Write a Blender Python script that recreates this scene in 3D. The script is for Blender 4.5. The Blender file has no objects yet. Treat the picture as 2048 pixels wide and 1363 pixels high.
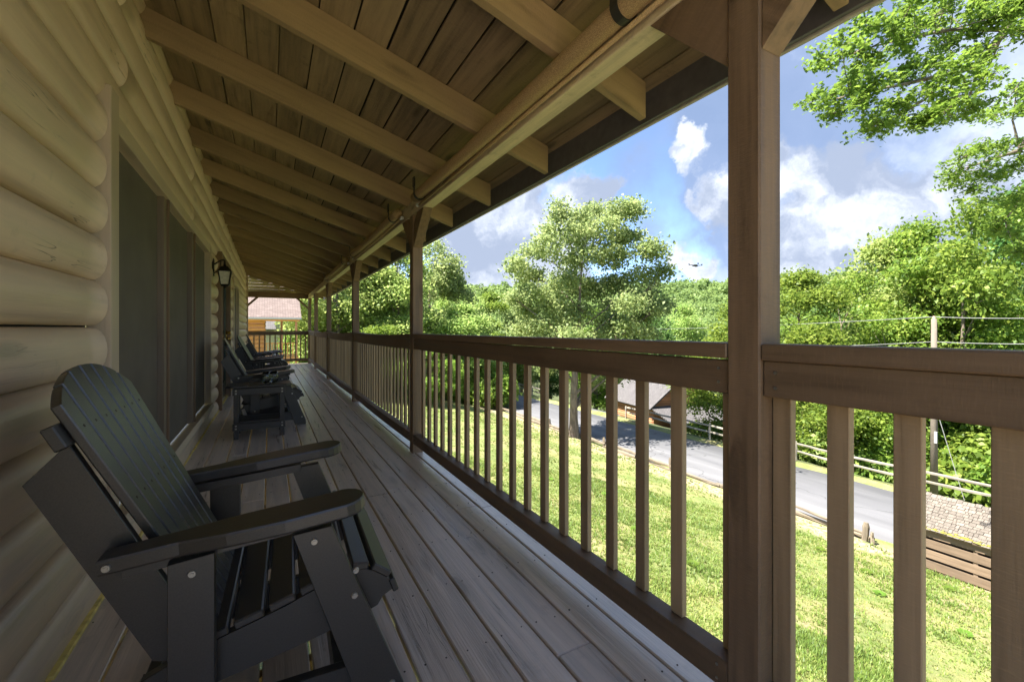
import bpy, math, random
import numpy as np
from mathutils import Vector, Matrix, Euler
random.seed(7); rng = np.random.default_rng(7)
R = math.radians
scene = bpy.context.scene
COL = scene.collection
EYE = 1.13                       # eye height above the deck (deck top is z = 0)
YAW = R(28.744); SN, CN = math.sin(YAW), math.cos(YAW)
F = 884.8                        # focal length in photo pixels (2048 wide)

# ------------------------------------------------------------------ camera
cam = bpy.data.cameras.new('camera'); camo = bpy.data.objects.new('camera', cam); COL.objects.link(camo)
camo.location = (0, 0, EYE); camo.rotation_euler = (R(90), 0, -YAW)
cam.sensor_width = 36; cam.lens = 36 * F / 2048; cam.shift_y = -22.5 / 2048
cam.clip_start = 0.03; cam.clip_end = 3000
scene.camera = camo

def at(px, py, d):
    """a point of the place seen at photo position px, py, at depth d metres"""
    t = (px - 1024) / F
    return Vector((d * (SN + t * CN), d * (CN - t * SN), EYE - (py - 659) / F * d))
def direction(px, py):
    v = at(px, py, 1.0) - Vector((0, 0, EYE)); v.normalize(); return v

# ------------------------------------------------------------------ node helpers
class NT:
    def __init__(s, tree): s.t = tree; tree.nodes.clear()
    def n(s, kind, **kw):
        nd = s.t.nodes.new(kind)
        for k, v in kw.items():
            if k.startswith('i_'):
                key = k[2:]; key = int(key) if key.isdigit() else key.replace('_', ' ')
                sock = nd.inputs[key]
                if hasattr(v, 'bl_idname') or isinstance(v, bpy.types.NodeSocket): s.t.links.new(v, sock)
                else: sock.default_value = v
            else: setattr(nd, k, v)
        return nd
    def link(s, a, b): s.t.links.new(a, b)
    def math(s, op, a, b=None, c=None, clamp=False):
        nd = s.t.nodes.new('ShaderNodeMath'); nd.operation = op; nd.use_clamp = clamp
        for i, v in enumerate((a, b, c)):
            if v is None: continue
            if isinstance(v, (int, float)): nd.inputs[i].default_value = v
            else: s.t.links.new(v, nd.inputs[i])
        return nd.outputs[0]
    def ramp(s, fac, stops, interp='LINEAR'):
        nd = s.t.nodes.new('ShaderNodeValToRGB'); cr = nd.color_ramp; cr.interpolation = interp
        while len(cr.elements) < len(stops): cr.elements.new(0.5)
        for e, (p, c) in zip(cr.elements, stops):
            e.position = p; e.color = (*c, 1) if len(c) == 3 else c
        s.t.links.new(fac, nd.inputs[0]); return nd.outputs[0]
    def mix(s, fac, a, b, mode='MIX'):
        nd = s.t.nodes.new('ShaderNodeMix'); nd.data_type = 'RGBA'; nd.blend_type = mode
        for sock, v in ((nd.inputs[0], fac), (nd.inputs[6], a), (nd.inputs[7], b)):
            if isinstance(v, (int, float)): sock.default_value = v
            elif isinstance(v, tuple): sock.default_value = (*v, 1) if len(v) == 3 else v
            else: s.t.links.new(v, sock)
        return nd.outputs[2]
    def maprange(s, v, a, b, c=0.0, d=1.0, smooth=True):
        nd = s.t.nodes.new('ShaderNodeMapRange'); nd.interpolation_type = 'SMOOTHSTEP' if smooth else 'LINEAR'
        s.t.links.new(v, nd.inputs[0])
        for i, x in zip((1, 2, 3, 4), (a, b, c, d)): nd.inputs[i].default_value = x
        return nd.outputs[0]

# ------------------------------------------------------------------ world: daylight sky with cumulus
SUN_EL, SUN_AZ = R(58), R(-78)       # azimuth measured from +Y (down the porch) towards +X
world = bpy.data.worlds.new('World'); scene.world = world; world.use_nodes = True
w = NT(world.node_tree)
sky = w.n('ShaderNodeTexSky', sky_type='NISHITA'); sky.sun_disc = False
sky.sun_elevation = SUN_EL; sky.sun_rotation = SUN_AZ; sky.altitude = 1800; sky.air_density = 0.6; sky.dust_density = 0.2; sky.ozone_density = 1.3
tc = w.n('ShaderNodeTexCoord')
dirv = tc.outputs['Generated']
warp = w.n('ShaderNodeTexNoise', i_Vector=dirv, i_Scale=5.0, i_Detail=7.0, i_Roughness=0.6)
wc = w.n('ShaderNodeVectorMath', operation='SUBTRACT', i_0=warp.outputs['Color'], i_1=(.5, .5, .5)).outputs[0]
wv = w.n('ShaderNodeVectorMath', operation='MULTIPLY_ADD', i_0=wc, i_1=(0.26, 0.26, 0.26), i_2=dirv).outputs[0]
wvn = w.n('ShaderNodeVectorMath', operation='NORMALIZE', i_0=wv).outputs[0]
def lobes(spec):
    tot = None
    for (px, py, rad, amt) in spec:
        dv = direction(px, py)
        dt = w.n('ShaderNodeVectorMath', operation='DOT_PRODUCT', i_0=wvn, i_1=tuple(dv)).outputs['Value']
        c0, c1 = math.cos(R(rad * 1.25)), math.cos(R(rad * 0.35))
        m = w.math('MULTIPLY', w.maprange(dt, c0, c1), amt)
        tot = m if tot is None else w.math('ADD', tot, m)
    return tot
n1 = w.n('ShaderNodeTexNoise', i_Vector=wv, i_Scale=3.6, i_Detail=12.0, i_Roughness=0.56).outputs[0]
cum = lobes([(980, 470, 9, .17), (1120, 400, 6, .12), (1440, 330, 6, .26), (1435, 440, 4, .14), (1360, 290, 3, .14), (1372, 508, 2.2, .26), (1200, 380, 4, .08),
             (1680, 400, 11, .24), (1760, 450, 13, .26), (1950, 500, 14, .22), (1620, 330, 5, .10),
             (1320, 430, 5, -.22), (1280, 270, 4, -.12), (1010, 590, 4, -.12), (1300, 190, 5, -.10), (1340, 350, 2.2, .03), (1270, 370, 2, .14), (1820, 110, 21, -.40), (2050, 260, 14, -.15)])
cd = w.math('ADD', w.math('ADD', n1, cum), 0.035)
cmask = w.maprange(cd, 0.545, 0.665)
# shading inside the clouds: soft lumps, grey undersides
n2 = w.n('ShaderNodeTexNoise', i_Vector=wv, i_Scale=6.5, i_Detail=8.0, i_Roughness=0.55).outputs[0]
core = w.maprange(w.math('ADD', w.math('MULTIPLY', cd, 0.35), w.math('MULTIPLY', n2, 1.0)), 0.55, 0.82)
ccol = w.ramp(core, [(0.0, (0.82, 0.85, 0.91)), (0.4, (0.60, 0.65, 0.75)), (1.0, (0.33, 0.39, 0.52))])
# high grey-blue sheet
n3 = w.n('ShaderNodeTexNoise', i_Vector=dirv, i_Scale=1.8, i_Detail=6.0, i_Roughness=0.5).outputs[0]
sheet = w.maprange(w.math('ADD', n3, lobes([(1850, 120, 30, .35), (1650, 200, 12, .12), (2150, 60, 25, .2), (1300, 300, 12, -.19)])), 0.50, 0.66)
n4 = w.n('ShaderNodeTexNoise', i_Vector=wv, i_Scale=2.6, i_Detail=8.0, i_Roughness=0.5).outputs[0]
scol = w.ramp(n4, [(0.30, (0.19, 0.27, 0.44)), (0.50, (0.27, 0.35, 0.53)), (0.62, (0.55, 0.62, 0.76)), (0.75, (0.8, 0.84, 0.92))])
SKY_S, CLOUD_S = 0.050, 0.160
bg_sky = w.n('ShaderNodeBackground', i_Color=sky.outputs[0], i_Strength=SKY_S)
bg_sheet = w.n('ShaderNodeBackground', i_Color=scol, i_Strength=CLOUD_S)
bg_cum = w.n('ShaderNodeBackground', i_Color=ccol, i_Strength=CLOUD_S)
m1 = w.n('ShaderNodeMixShader', i_0=w.math('MULTIPLY', sheet, 0.92), i_1=bg_sky.outputs[0], i_2=bg_sheet.outputs[0])
m2 = w.n('ShaderNodeMixShader', i_0=cmask, i_1=m1.outputs[0], i_2=bg_cum.outputs[0])
wo = w.n('ShaderNodeOutputWorld'); w.link(m2.outputs[0], wo.inputs[0])

sun = bpy.data.lights.new('sun', 'SUN'); sun.energy = 2.0; sun.angle = R(0.5); sun.color = (1.0, 0.95, 0.86)
suno = bpy.data.objects.new('sun', sun); COL.objects.link(suno)
sdir = Vector((math.sin(SUN_AZ) * math.cos(SUN_EL), math.cos(SUN_AZ) * math.cos(SUN_EL), math.sin(SUN_EL)))
suno.rotation_euler = sdir.to_track_quat('Z', 'Y').to_euler()
vs = scene.view_settings
vs.view_transform = 'Standard'; vs.look = 'None'; vs.gamma = 1; vs.use_curve_mapping = False
vs.exposure = 3.3
scene.cycles.max_bounces = 8; scene.cycles.diffuse_bounces = 5; scene.cycles.transparent_max_bounces = 8
scene.cycles.sample_clamp_indirect = 6

# ------------------------------------------------------------------ materials
def new_mat(name):
    m = bpy.data.materials.new(name); m.use_nodes = True
    return m, NT(m.node_tree)
def finish(t, shader):
    o = t.n('ShaderNodeOutputMaterial'); t.link(shader, o.inputs[0])

def wood(name, base, vary=0.25, rough=0.55, grain=0.35, bump=0.25, saw=0.0, knots=0.5, worn=None, worn_amt=0.0,
         coat=0.0, gscale=1.0, rough_var=0.1, tintvar=0.18, spec=0.4, dirt=0.0, cracks=0.0, bdist=0.006):
    """painted / stained lumber, grain along the object's own X axis"""
    m, t = new_mat(name)
    tcn = t.n('ShaderNodeTexCoord'); oi = t.n('ShaderNodeObjectInfo')
    off = t.n('ShaderNodeVectorMath', operation='SCALE'); off.inputs[0].default_value = (31.7, 17.3, 11.9); t.link(oi.outputs['Random'], off.inputs['Scale'])
    co = t.n('ShaderNodeVectorMath', operation='ADD', i_0=tcn.outputs['Object'], i_1=off.outputs[0]).outputs[0]
    # knots bend the grain
    kv = t.n('ShaderNodeVectorMath', operation='MULTIPLY', i_0=co, i_1=(1.3, 5.5, 5.5)).outputs[0]
    vor = t.n('ShaderNodeTexVoronoi', i_Vector=kv, i_Scale=1.0, i_Randomness=1.0).outputs['Distance']
    kn = t.maprange(vor, 0.20, 0.03)
    g1v = t.n('ShaderNodeVectorMath', operation='MULTIPLY', i_0=co, i_1=(1.6 * gscale, 26 * gscale, 26 * gscale)).outputs[0]
    warpv = t.n('ShaderNodeVectorMath', operation='MULTIPLY_ADD', i_1=(0, 1.4, 1.4), i_2=g1v)
    cmb = t.n('ShaderNodeCombineXYZ', i_X=kn, i_Y=kn, i_Z=kn); t.link(cmb.outputs[0], warpv.inputs[0])
    g1 = t.n('ShaderNodeTexNoise', i_Vector=warpv.outputs[0], i_Scale=1.0, i_Detail=7.0, i_Roughness=0.62).outputs[0]
    g2v = t.n('ShaderNodeVectorMath', operation='MULTIPLY', i_0=co, i_1=(5 * gscale, 160 * gscale, 160 * gscale)).outputs[0]
    g2 = t.n('ShaderNodeTexNoise', i_Vector=g2v, i_Scale=1.0, i_Detail=3.0).outputs[0]
    bl = t.n('ShaderNodeTexNoise', i_Vector=co, i_Scale=2.3, i_Detail=4.0).outputs[0]
    dk = tuple(c * (1 - grain) for c in base); lt = tuple(min(1, c * (1 + grain * .6)) for c in base)
    col = t.ramp(g1, [(0.28, dk), (0.5, base), (0.72, lt)])
    col = t.mix(t.maprange(bl, 0.35, 0.7, 0, vary), col, tuple(c * 0.55 for c in base))
    rv = t.maprange(oi.outputs['Random'], 0, 1, 1 - tintvar, 1 + tintvar, smooth=False)
    hs = t.n('ShaderNodeHueSaturation', i_Color=col, i_Value=rv); col = hs.outputs[0]
    col = t.mix(t.math('MULTIPLY', kn, knots), col, tuple(c * 0.25 for c in base))
    if worn:
        wn = t.n('ShaderNodeTexNoise', i_Vector=g1v, i_Scale=0.5, i_Detail=8.0, i_Roughness=0.7).outputs[0]
        wp = t.n('ShaderNodeTexNoise', i_Vector=co, i_Scale=1.7, i_Detail=3.0).outputs[0]
        wf = t.maprange(t.math('ADD', wn, t.math('MULTIPLY', wp, 0.6)), 0.92, 1.0, 0, worn_amt)
        col = t.mix(wf, col, worn)
    if dirt:
        dn = t.n('ShaderNodeTexNoise', i_Vector=co, i_Scale=9.0, i_Detail=10.0, i_Roughness=0.7).outputs[0]
        col = t.mix(t.maprange(dn, 0.56, 0.72, 0, dirt), col, tuple(c * 0.35 for c in base))
    if cracks:
        cv_ = t.n('ShaderNodeVectorMath', operation='MULTIPLY', i_0=co, i_1=(0.8, 19, 19)).outputs[0]
        c1 = t.n('ShaderNodeTexNoise', i_Vector=cv_, i_Scale=1.0, i_Detail=3.0, i_Roughness=0.5).outputs[0]
        line = t.maprange(t.math('ABSOLUTE', t.math('SUBTRACT', c1, 0.5)), 0.006, 0.0)
        c2 = t.n('ShaderNodeTexNoise', i_Vector=co, i_Scale=2.1, i_Detail=2.0).outputs[0]
        crk = t.math('MULTIPLY', line, t.maprange(c2, 0.55, 0.68))
        col = t.mix(t.math('MULTIPLY', crk, cracks), col, tuple(c * 0.22 for c in base))
    hgt = t.math('ADD', t.math('MULTIPLY', g1, 0.8), t.math('MULTIPLY', g2, 0.35))
    hgt = t.math('SUBTRACT', hgt, t.math('MULTIPLY', kn, 0.4))
    if cracks: hgt = t.math('SUBTRACT', hgt, t.math('MULTIPLY', crk, 1.2))
    if saw:
        sv = t.n('ShaderNodeVectorMath', operation='MULTIPLY', i_0=co, i_1=(70, 10, 10)).outputs[0]
        sw = t.n('ShaderNodeTexNoise', i_Vector=sv, i_Scale=4.0, i_Detail=2.0).outputs[0]
        hgt = t.math('ADD', hgt, t.math('MULTIPLY', sw, saw))
        col = t.mix(t.maprange(sw, 0.5, 0.75, 0, 0.16), col, tuple(min(1, c * 1.5) for c in base))
    bmp = t.n('ShaderNodeBump', i_Height=hgt, i_Strength=bump, i_Distance=bdist)
    rg = t.maprange(g1, 0.3, 0.7, rough - rough_var, rough + rough_var)
    p = t.n('ShaderNodeBsdfPrincipled', i_Base_Color=col, i_Roughness=rg, i_Normal=bmp.outputs[0]); p.inputs['Specular IOR Level'].default_value = spec
    p.inputs['Coat Weight'].default_value = coat; p.inputs['Coat Roughness'].default_value = 0.3
    finish(t, p.outputs[0]); return m

def plain(name, base, rough=0.5, metal=0.0, nscale=30, namt=0.15, bump=0.1, bdist=0.002, spec=0.5, stretch=(1, 1, 1), coat=0.0):
    m, t = new_mat(name)
    tcn = t.n('ShaderNodeTexCoord')
    v = t.n('ShaderNodeVectorMath', operation='MULTIPLY', i_0=tcn.outputs['Object'], i_1=stretch).outputs[0]
    nz = t.n('ShaderNodeTexNoise', i_Vector=v, i_Scale=nscale, i_Detail=6.0).outputs[0]
    col = t.ramp(nz, [(0.3, tuple(c * (1 - namt) for c in base)), (0.7, tuple(min(1, c * (1 + namt)) for c in base))])
    b = t.n('ShaderNodeBump', i_Height=nz, i_Strength=bump, i_Distance=bdist)
    p = t.n('ShaderNodeBsdfPrincipled', i_Base_Color=col, i_Roughness=rough, i_Metallic=metal, i_Normal=b.outputs[0])
    p.inputs['Specular IOR Level'].default_value = spec; p.inputs['Coat Weight'].default_value = coat; p.inputs['Coat Roughness'].default_value = 0.32
    finish(t, p.outputs[0]); return m

def leafmat(name, c_dark, c_mid, c_light, trans=0.45, gloss=0.12):
    m, t = new_mat(name)
    a = t.n('ShaderNodeAttribute', attribute_name='tint')
    oi = t.n('ShaderNodeObjectInfo')
    col = t.ramp(a.outputs['Fac'], [(0.0, c_dark), (0.5, c_mid), (1.0, c_light)])
    hs = t.n('ShaderNodeHueSaturation', i_Color=col, i_Hue=t.maprange(oi.outputs['Random'], 0, 1, 0.485, 0.515, smooth=False),
             i_Value=t.maprange(oi.outputs['Random'], 0, 1, 0.85, 1.15, smooth=False)).outputs[0]
    d = t.n('ShaderNodeBsdfDiffuse', i_Color=hs)
    tr = t.n('ShaderNodeBsdfTranslucent', i_Color=t.mix(0.35, hs, tuple(min(1, x * 1.8) for x in c_light)))
    g = t.n('ShaderNodeBsdfGlossy', i_Roughness=0.45, i_Color=(0.8, 0.85, 0.8, 1))
    s1 = t.n('ShaderNodeMixShader', i_0=trans, i_1=d.outputs[0], i_2=tr.outputs[0])
    s2 = t.n('ShaderNodeMixShader', i_0=gloss * 0.12, i_1=s1.outputs[0], i_2=g.outputs[0])
    finish(t, s2.outputs[0]); return m

def glassmat(name, tint=(0.9, 0.95, 0.95), rough=0.0):
    m, t = new_mat(name)
    p = t.n('ShaderNodeBsdfPrincipled', i_Base_Color=(*tint, 1), i_Roughness=rough)
    p.inputs['Transmission Weight'].default_value = 1.0; p.inputs['IOR'].default_value = 1.45
    finish(t, p.outputs[0]); return m

M = {}
M['post'] = wood('rough_sawn_brown_post', (0.225, 0.142, 0.080), grain=0.42, bump=0.5, bdist=.004, saw=0.5, knots=0.5, rough=0.62, vary=0.4, dirt=0.3)
M['rail'] = wood('brown_rail_paint', (0.20, 0.128, 0.072), grain=0.42, bump=0.45, bdist=.003, saw=0.3, knots=0.5, rough=0.55, vary=0.4, dirt=0.3)
M['baluster'] = wood('brown_baluster_paint', (0.35, 0.24, 0.135), grain=0.35, bump=0.5, bdist=.003, saw=0.4, knots=0.3, rough=0.6, vary=0.2)
M['beam'] = wood('rough_sawn_beam', (0.66, 0.54, 0.34), grain=0.3, bump=1.0, saw=0.9, knots=0.6, rough=0.65, vary=0.2, dirt=0.35)
M['rafter'] = wood('rafter_paint', (0.34, 0.235, 0.125), grain=0.22, bump=0.5, saw=0.7, knots=0.5, rough=0.6, vary=0.2)
M['ceiling'] = wood('ceiling_board_paint', (0.33, 0.24, 0.135), grain=0.5, bump=0.9, saw=0.8, knots=1.0, rough=0.6, vary=0.25, tintvar=0.2, dirt=0.45)
M['log'] = wood('tan_painted_log', (0.63, 0.475, 0.31), grain=0.22, bump=0.5, knots=0.4, rough=0.42, vary=0.12, gscale=0.6, tintvar=0.08, dirt=0.2, spec=0.6, cracks=0.75)
M['trim'] = wood('window_trim_paint', (0.56, 0.44, 0.30), grain=0.15, bump=0.3, knots=0.2, rough=0.5, vary=0.15)
M['mullion'] = wood('brown_mullion_paint', (0.24, 0.18, 0.12), grain=0.2, bump=0.3, knots=0.2, rough=0.5)
M['deck'] = wood('taupe_deck_paint', (0.63, 0.51, 0.40), grain=0.36, bump=0.7, knots=0.6, rough=0.36, vary=0.12, worn=(0.70, 0.63, 0.55), worn_amt=0.3,
                 gscale=0.9, tintvar=0.10, spec=0.9, dirt=0.3, cracks=0.5, coat=0.5)
M['gable'] = wood('stained_gable_board', (0.50, 0.42, 0.22), grain=0.4, bump=0.3, knots=0.5, vary=0.5, dirt=0.7)
M['grey_fence'] = wood('weathered_fence_rail', (0.29, 0.26, 0.21), grain=0.4, bump=0.8, knots=0.4, vary=0.35, rough=0.85, dirt=0.4)
M['dark_log'] = wood('mossy_edging_log', (0.20, 0.165, 0.12), grain=0.5, bump=1.0, knots=0.4, vary=0.5, rough=0.9, dirt=0.5)
M['pole'] = wood('utility_pole_wood', (0.22, 0.185, 0.145), grain=0.35, bump=0.5, knots=0.1, rough=0.85)
M['orange_log'] = wood('orange_stained_log', (0.60, 0.27, 0.085), grain=0.25, bump=0.3, knots=0.5, vary=0.15, rough=0.5)
M['red_log'] = wood('red_brown_log', (0.48, 0.23, 0.115), grain=0.25, bump=0.3, knots=0.4, vary=0.2, rough=0.6)
M['shed'] = wood('brown_shed_board', (0.19, 0.135, 0.09), grain=0.3, bump=0.5, knots=0.4, vary=0.3, rough=0.7)
M['black'] = plain('black_poly_lumber', (0.019, 0.0165, 0.013), rough=0.40, nscale=260, namt=0.5, bump=0.25, bdist=0.0006, spec=0.7, coat=0.3)
M['bolt'] = plain('zinc_bolt', (0.40, 0.39, 0.35), rough=0.35, metal=0.9)
M['link'] = plain('tan_swing_link', (0.45, 0.40, 0.32), rough=0.4, metal=0.3)
M['iron'] = plain('black_lantern_metal', (0.02, 0.018, 0.016), rough=0.4, metal=0.5)
M['brass'] = plain('brass_handle', (0.75, 0.48, 0.12), rough=0.22, metal=1.0)
M['screen'] = plain('dark_window_screen', (0.145, 0.122, 0.095), rough=0.7, nscale=3, namt=0.12, bump=0.02, spec=0.15)
M['frost'] = plain('frosted_lantern_glass', (0.62, 0.58, 0.46), rough=0.3)
M['bulb'] = plain('unlit_bulb', (0.8, 0.6, 0.25), rough=0.3)
M['doorpaint'] = plain('dark_green_door', (0.03, 0.045, 0.035), rough=0.25)
M['white'] = plain('white_plastic', (0.75, 0.74, 0.70), rough=0.4)
M['yellow'] = plain('yellow_caulk_strip', (0.75, 0.58, 0.16), rough=0.6, nscale=18, namt=0.3, bump=0.5)
M['strap'] = plain('dark_strap', (0.03, 0.028, 0.022), rough=0.5)
M['fascia'] = plain('dark_grey_fascia', (0.11, 0.105, 0.115), rough=0.6, nscale=20)
M['drip'] = plain('light_drip_edge', (0.42, 0.38, 0.33), rough=0.5)
M['felt'] = plain('dark_roof_felt', (0.02, 0.018, 0.015), rough=0.9)
M['nail'] = plain('rusty_nail', (0.05, 0.035, 0.025), rough=0.6, metal=0.4)
M['glass'] = glassmat('clear_tumbler_glass')
M['wire'] = plain('pale_utility_wire', (0.3, 0.3, 0.29), rough=0.5)
M['siding'] = plain('grey_lap_siding', (0.45, 0.45, 0.44), rough=0.6)
M['carpaint'] = plain('white_car_paint', (0.7, 0.74, 0.8), rough=0.2)
M['tyre'] = plain('tyre_rubber', (0.02, 0.02, 0.02), rough=0.8)
M['carglass'] = plain('dark_car_glass', (0.03, 0.04, 0.05), rough=0.08)
M['bark'] = plain('grey_brown_bark', (0.17, 0.135, 0.10), rough=0.9, nscale=9, namt=0.5, bump=1.0, bdist=0.03, stretch=(1, 1, .25))
M['leaf_oak'] = leafmat('pale_oak_leaf', (0.11, 0.155, 0.05), (0.22, 0.285, 0.10), (0.40, 0.44, 0.19), trans=0.52)
M['leaf_bright'] = leafmat('bright_maple_leaf', (0.06, 0.115, 0.018), (0.15, 0.25, 0.038), (0.34, 0.43, 0.08))
M['leaf_mid'] = leafmat('mid_green_leaf', (0.11, 0.19, 0.045), (0.28, 0.39, 0.10), (0.50, 0.56, 0.20), trans=0.52)
M['leaf_deep'] = leafmat('deep_green_leaf', (0.035, 0.08, 0.022), (0.09, 0.18, 0.045), (0.18, 0.31, 0.09))
M['leaf_near'] = leafmat('overhanging_oak_leaf', (0.05, 0.10, 0.018), (0.12, 0.22, 0.035), (0.27, 0.38, 0.06), trans=0.5)
M['leaf_far'] = leafmat('far_wood_leaf', (0.08, 0.13, 0.04), (0.16, 0.24, 0.075), (0.28, 0.37, 0.12))
M['grassblade'] = leafmat('grass_blade', (0.08, 0.14, 0.025), (0.18, 0.25, 0.05), (0.42, 0.38, 0.15), trans=0.35)

# woven shade cloth
m, t = new_mat('woven_tan_shade'); tcn = t.n('ShaderNodeTexCoord')
wa = t.n('ShaderNodeTexNoise', i_Vector=t.n('ShaderNodeVectorMath', operation='MULTIPLY', i_0=tcn.outputs['Object'], i_1=(1, 1, 1)).outputs[0], i_Scale=420.0, i_Detail=1.0)
wm = t.maprange(wa.outputs[0], 0.35, 0.65)
p = t.n('ShaderNodeBsdfPrincipled', i_Base_Color=t.ramp(wm, [(0, (0.32, 0.20, 0.09)), (1.0, (0.60, 0.42, 0.21))]), i_Roughness=0.7,
        i_Normal=t.n('ShaderNodeBump', i_Height=wm, i_Strength=0.5, i_Distance=0.002).outputs[0]); finish(t, p.outputs[0]); M['shade'] = m
# asphalt
m, t = new_mat('worn_asphalt'); tcn = t.n('ShaderNodeTexCoord')
a1 = t.n('ShaderNodeTexNoise', i_Vector=tcn.outputs['Object'], i_Scale=40.0, i_Detail=5.0).outputs[0]
a2 = t.n('ShaderNodeTexNoise', i_Vector=t.n('ShaderNodeVectorMath', operation='MULTIPLY', i_0=tcn.outputs['Object'], i_1=(1, .12, 1)).outputs[0], i_Scale=1.2, i_Detail=6.0).outputs[0]
cv = t.n('ShaderNodeTexVoronoi', feature='DISTANCE_TO_EDGE', i_Vector=t.n('ShaderNodeVectorMath', operation='MULTIPLY_ADD', i_0=t.n('ShaderNodeTexNoise', i_Vector=tcn.outputs['Object'], i_Scale=0.8, i_Detail=4.0).outputs['Color'], i_1=(2, 2, 2), i_2=tcn.outputs['Object']).outputs[0], i_Scale=0.22).outputs['Distance']
col = t.ramp(a2, [(0.3, (0.10, 0.10, 0.107)), (0.55, (0.14, 0.14, 0.148)), (0.75, (0.19, 0.188, 0.195))])
col = t.mix(t.maprange(a1, 0.3, 0.7, 0, 0.35), col, (0.10, 0.10, 0.105))
col = t.mix(t.maprange(cv, 0.012, 0.0, 0, 0.7), col, (0.05, 0.05, 0.05))
p = t.n('ShaderNodeBsdfPrincipled', i_Base_Color=col, i_Roughness=0.85, i_Normal=t.n('ShaderNodeBump', i_Height=a1, i_Strength=0.4, i_Distance=0.01).outputs[0]); finish(t, p.outputs[0]); M['asphalt'] = m
# lawn ground
m, t = new_mat('patchy_lawn'); tcn = t.n('ShaderNodeTexCoord'); ov = tcn.outputs['Object']
b1 = t.n('ShaderNodeTexNoise', i_Vector=ov, i_Scale=0.55, i_Detail=9.0, i_Roughness=0.68).outputs[0]
b2 = t.n('ShaderNodeTexNoise', i_Vector=ov, i_Scale=26.0, i_Detail=6.0, i_Roughness=0.7).outputs[0]
b3 = t.n('ShaderNodeTexNoise', i_Vector=ov, i_Scale=3.5, i_Detail=7.0, i_Roughness=0.65).outputs[0]
col = t.ramp(b1, [(0.32, (0.11, 0.15, 0.03)), (0.46, (0.17, 0.21, 0.055)), (0.56, (0.26, 0.245, 0.09)), (0.66, (0.31, 0.25, 0.14))])
col = t.mix(t.maprange(b3, 0.48, 0.75, 0, 0.5), col, (0.34, 0.28, 0.15))
col = t.mix(t.maprange(b2, 0.42, 0.66, 0, 0.55), col, (0.10, 0.14, 0.03))
# bare tan earth beside the road
sx = t.n('ShaderNodeSeparateXYZ', i_0=ov)
band = t.math('MULTIPLY', t.maprange(sx.outputs[0], 14.8, 16.2), t.maprange(sx.outputs[0], 17.9, 17.2))
e = t.math('MULTIPLY', band, t.maprange(b3, 0.40, 0.55), None)
col = t.mix(t.math('MULTIPLY', e, 0.85), col, (0.46, 0.35, 0.25))
wd = t.maprange(sx.outputs[0], 25.0, 27.5)
col = t.mix(wd, col, (0.07, 0.085, 0.03))
p = t.n('ShaderNodeBsdfPrincipled', i_Base_Color=col, i_Roughness=0.95, i_Normal=t.n('ShaderNodeBump', i_Height=b2, i_Strength=0.8, i_Distance=0.04).outputs[0]); finish(t, p.outputs[0]); M['lawn'] = m
def shingle_mat(name, c0, c1):
    m, t = new_mat(name); tcn = t.n('ShaderNodeTexCoord')
    br = t.n('ShaderNodeTexBrick', i_Vector=tcn.outputs['Object'], i_Color1=(*c0, 1), i_Color2=(*c1, 1), i_Mortar=(*[c * .35 for c in c0], 1), i_Scale=1.0)
    br.inputs['Mortar Size'].default_value = 0.012; br.inputs['Brick Width'].default_value = 0.3; br.inputs['Row Height'].default_value = 0.14
    nz = t.n('ShaderNodeTexNoise', i_Vector=tcn.outputs['Object'], i_Scale=3.0, i_Detail=6.0).outputs[0]
    col = t.mix(t.maprange(nz, 0.4, 0.7, 0, 0.3), br.outputs['Color'], tuple(c * .5 for c in c0))
    p = t.n('ShaderNodeBsdfPrincipled', i_Base_Color=col, i_Roughness=0.9, i_Normal=t.n('ShaderNodeBump', i_Height=br.outputs['Fac'], i_Strength=-0.6, i_Distance=0.01).outputs[0]); finish(t, p.outputs[0]); return m
M['shingle'] = shingle_mat('brown_asphalt_shingle', (0.17, 0.125, 0.11), (0.23, 0.175, 0.155))
M['shingle_grey'] = shingle_mat('grey_asphalt_shingle', (0.10, 0.093, 0.095), (0.14, 0.13, 0.132))
M['shake'] = wood('silvered_cedar_shake', (0.17, 0.145, 0.12), grain=0.4, bump=0.8, knots=0.1, vary=0.3, rough=0.9, tintvar=0.22, dirt=0.3)
M['moss'] = plain('yellow_moss', (0.22, 0.20, 0.03), rough=0.95, nscale=30, namt=0.5, bump=1, bdist=0.01)

# ------------------------------------------------------------------ mesh helpers
def mesh(name, verts, faces, mat, smooth=False):
    me = bpy.data.meshes.new(name); me.from_pydata([tuple(v) for v in verts], [], faces); me.update()
    if mat: me.materials.append(mat)
    if smooth: me.polygons.foreach_set('use_smooth', [True] * len(me.polygons))
    return me
def obj(name, me, parent=None, loc=None, rot=None, mtx=None, **props):
    o = bpy.data.objects.new(name, me); COL.objects.link(o)
    if parent is not None: o.parent = parent
    if mtx is not None: o.matrix_local = mtx
    if loc is not None: o.location = loc
    if rot is not None: o.rotation_euler = rot
    for k, v in props.items(): o[k] = v
    return o
def thing(name, label, category, group=None, loc=(0, 0, 0), rz=0, **kw):
    o = obj(name, None, loc=loc, rot=(0, 0, rz), label=label, category=category, **kw)
    if group: o['group'] = group
    return o
def structure(name, me=None, **kw):
    return obj(name, me, kind='structure', **kw)

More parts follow.
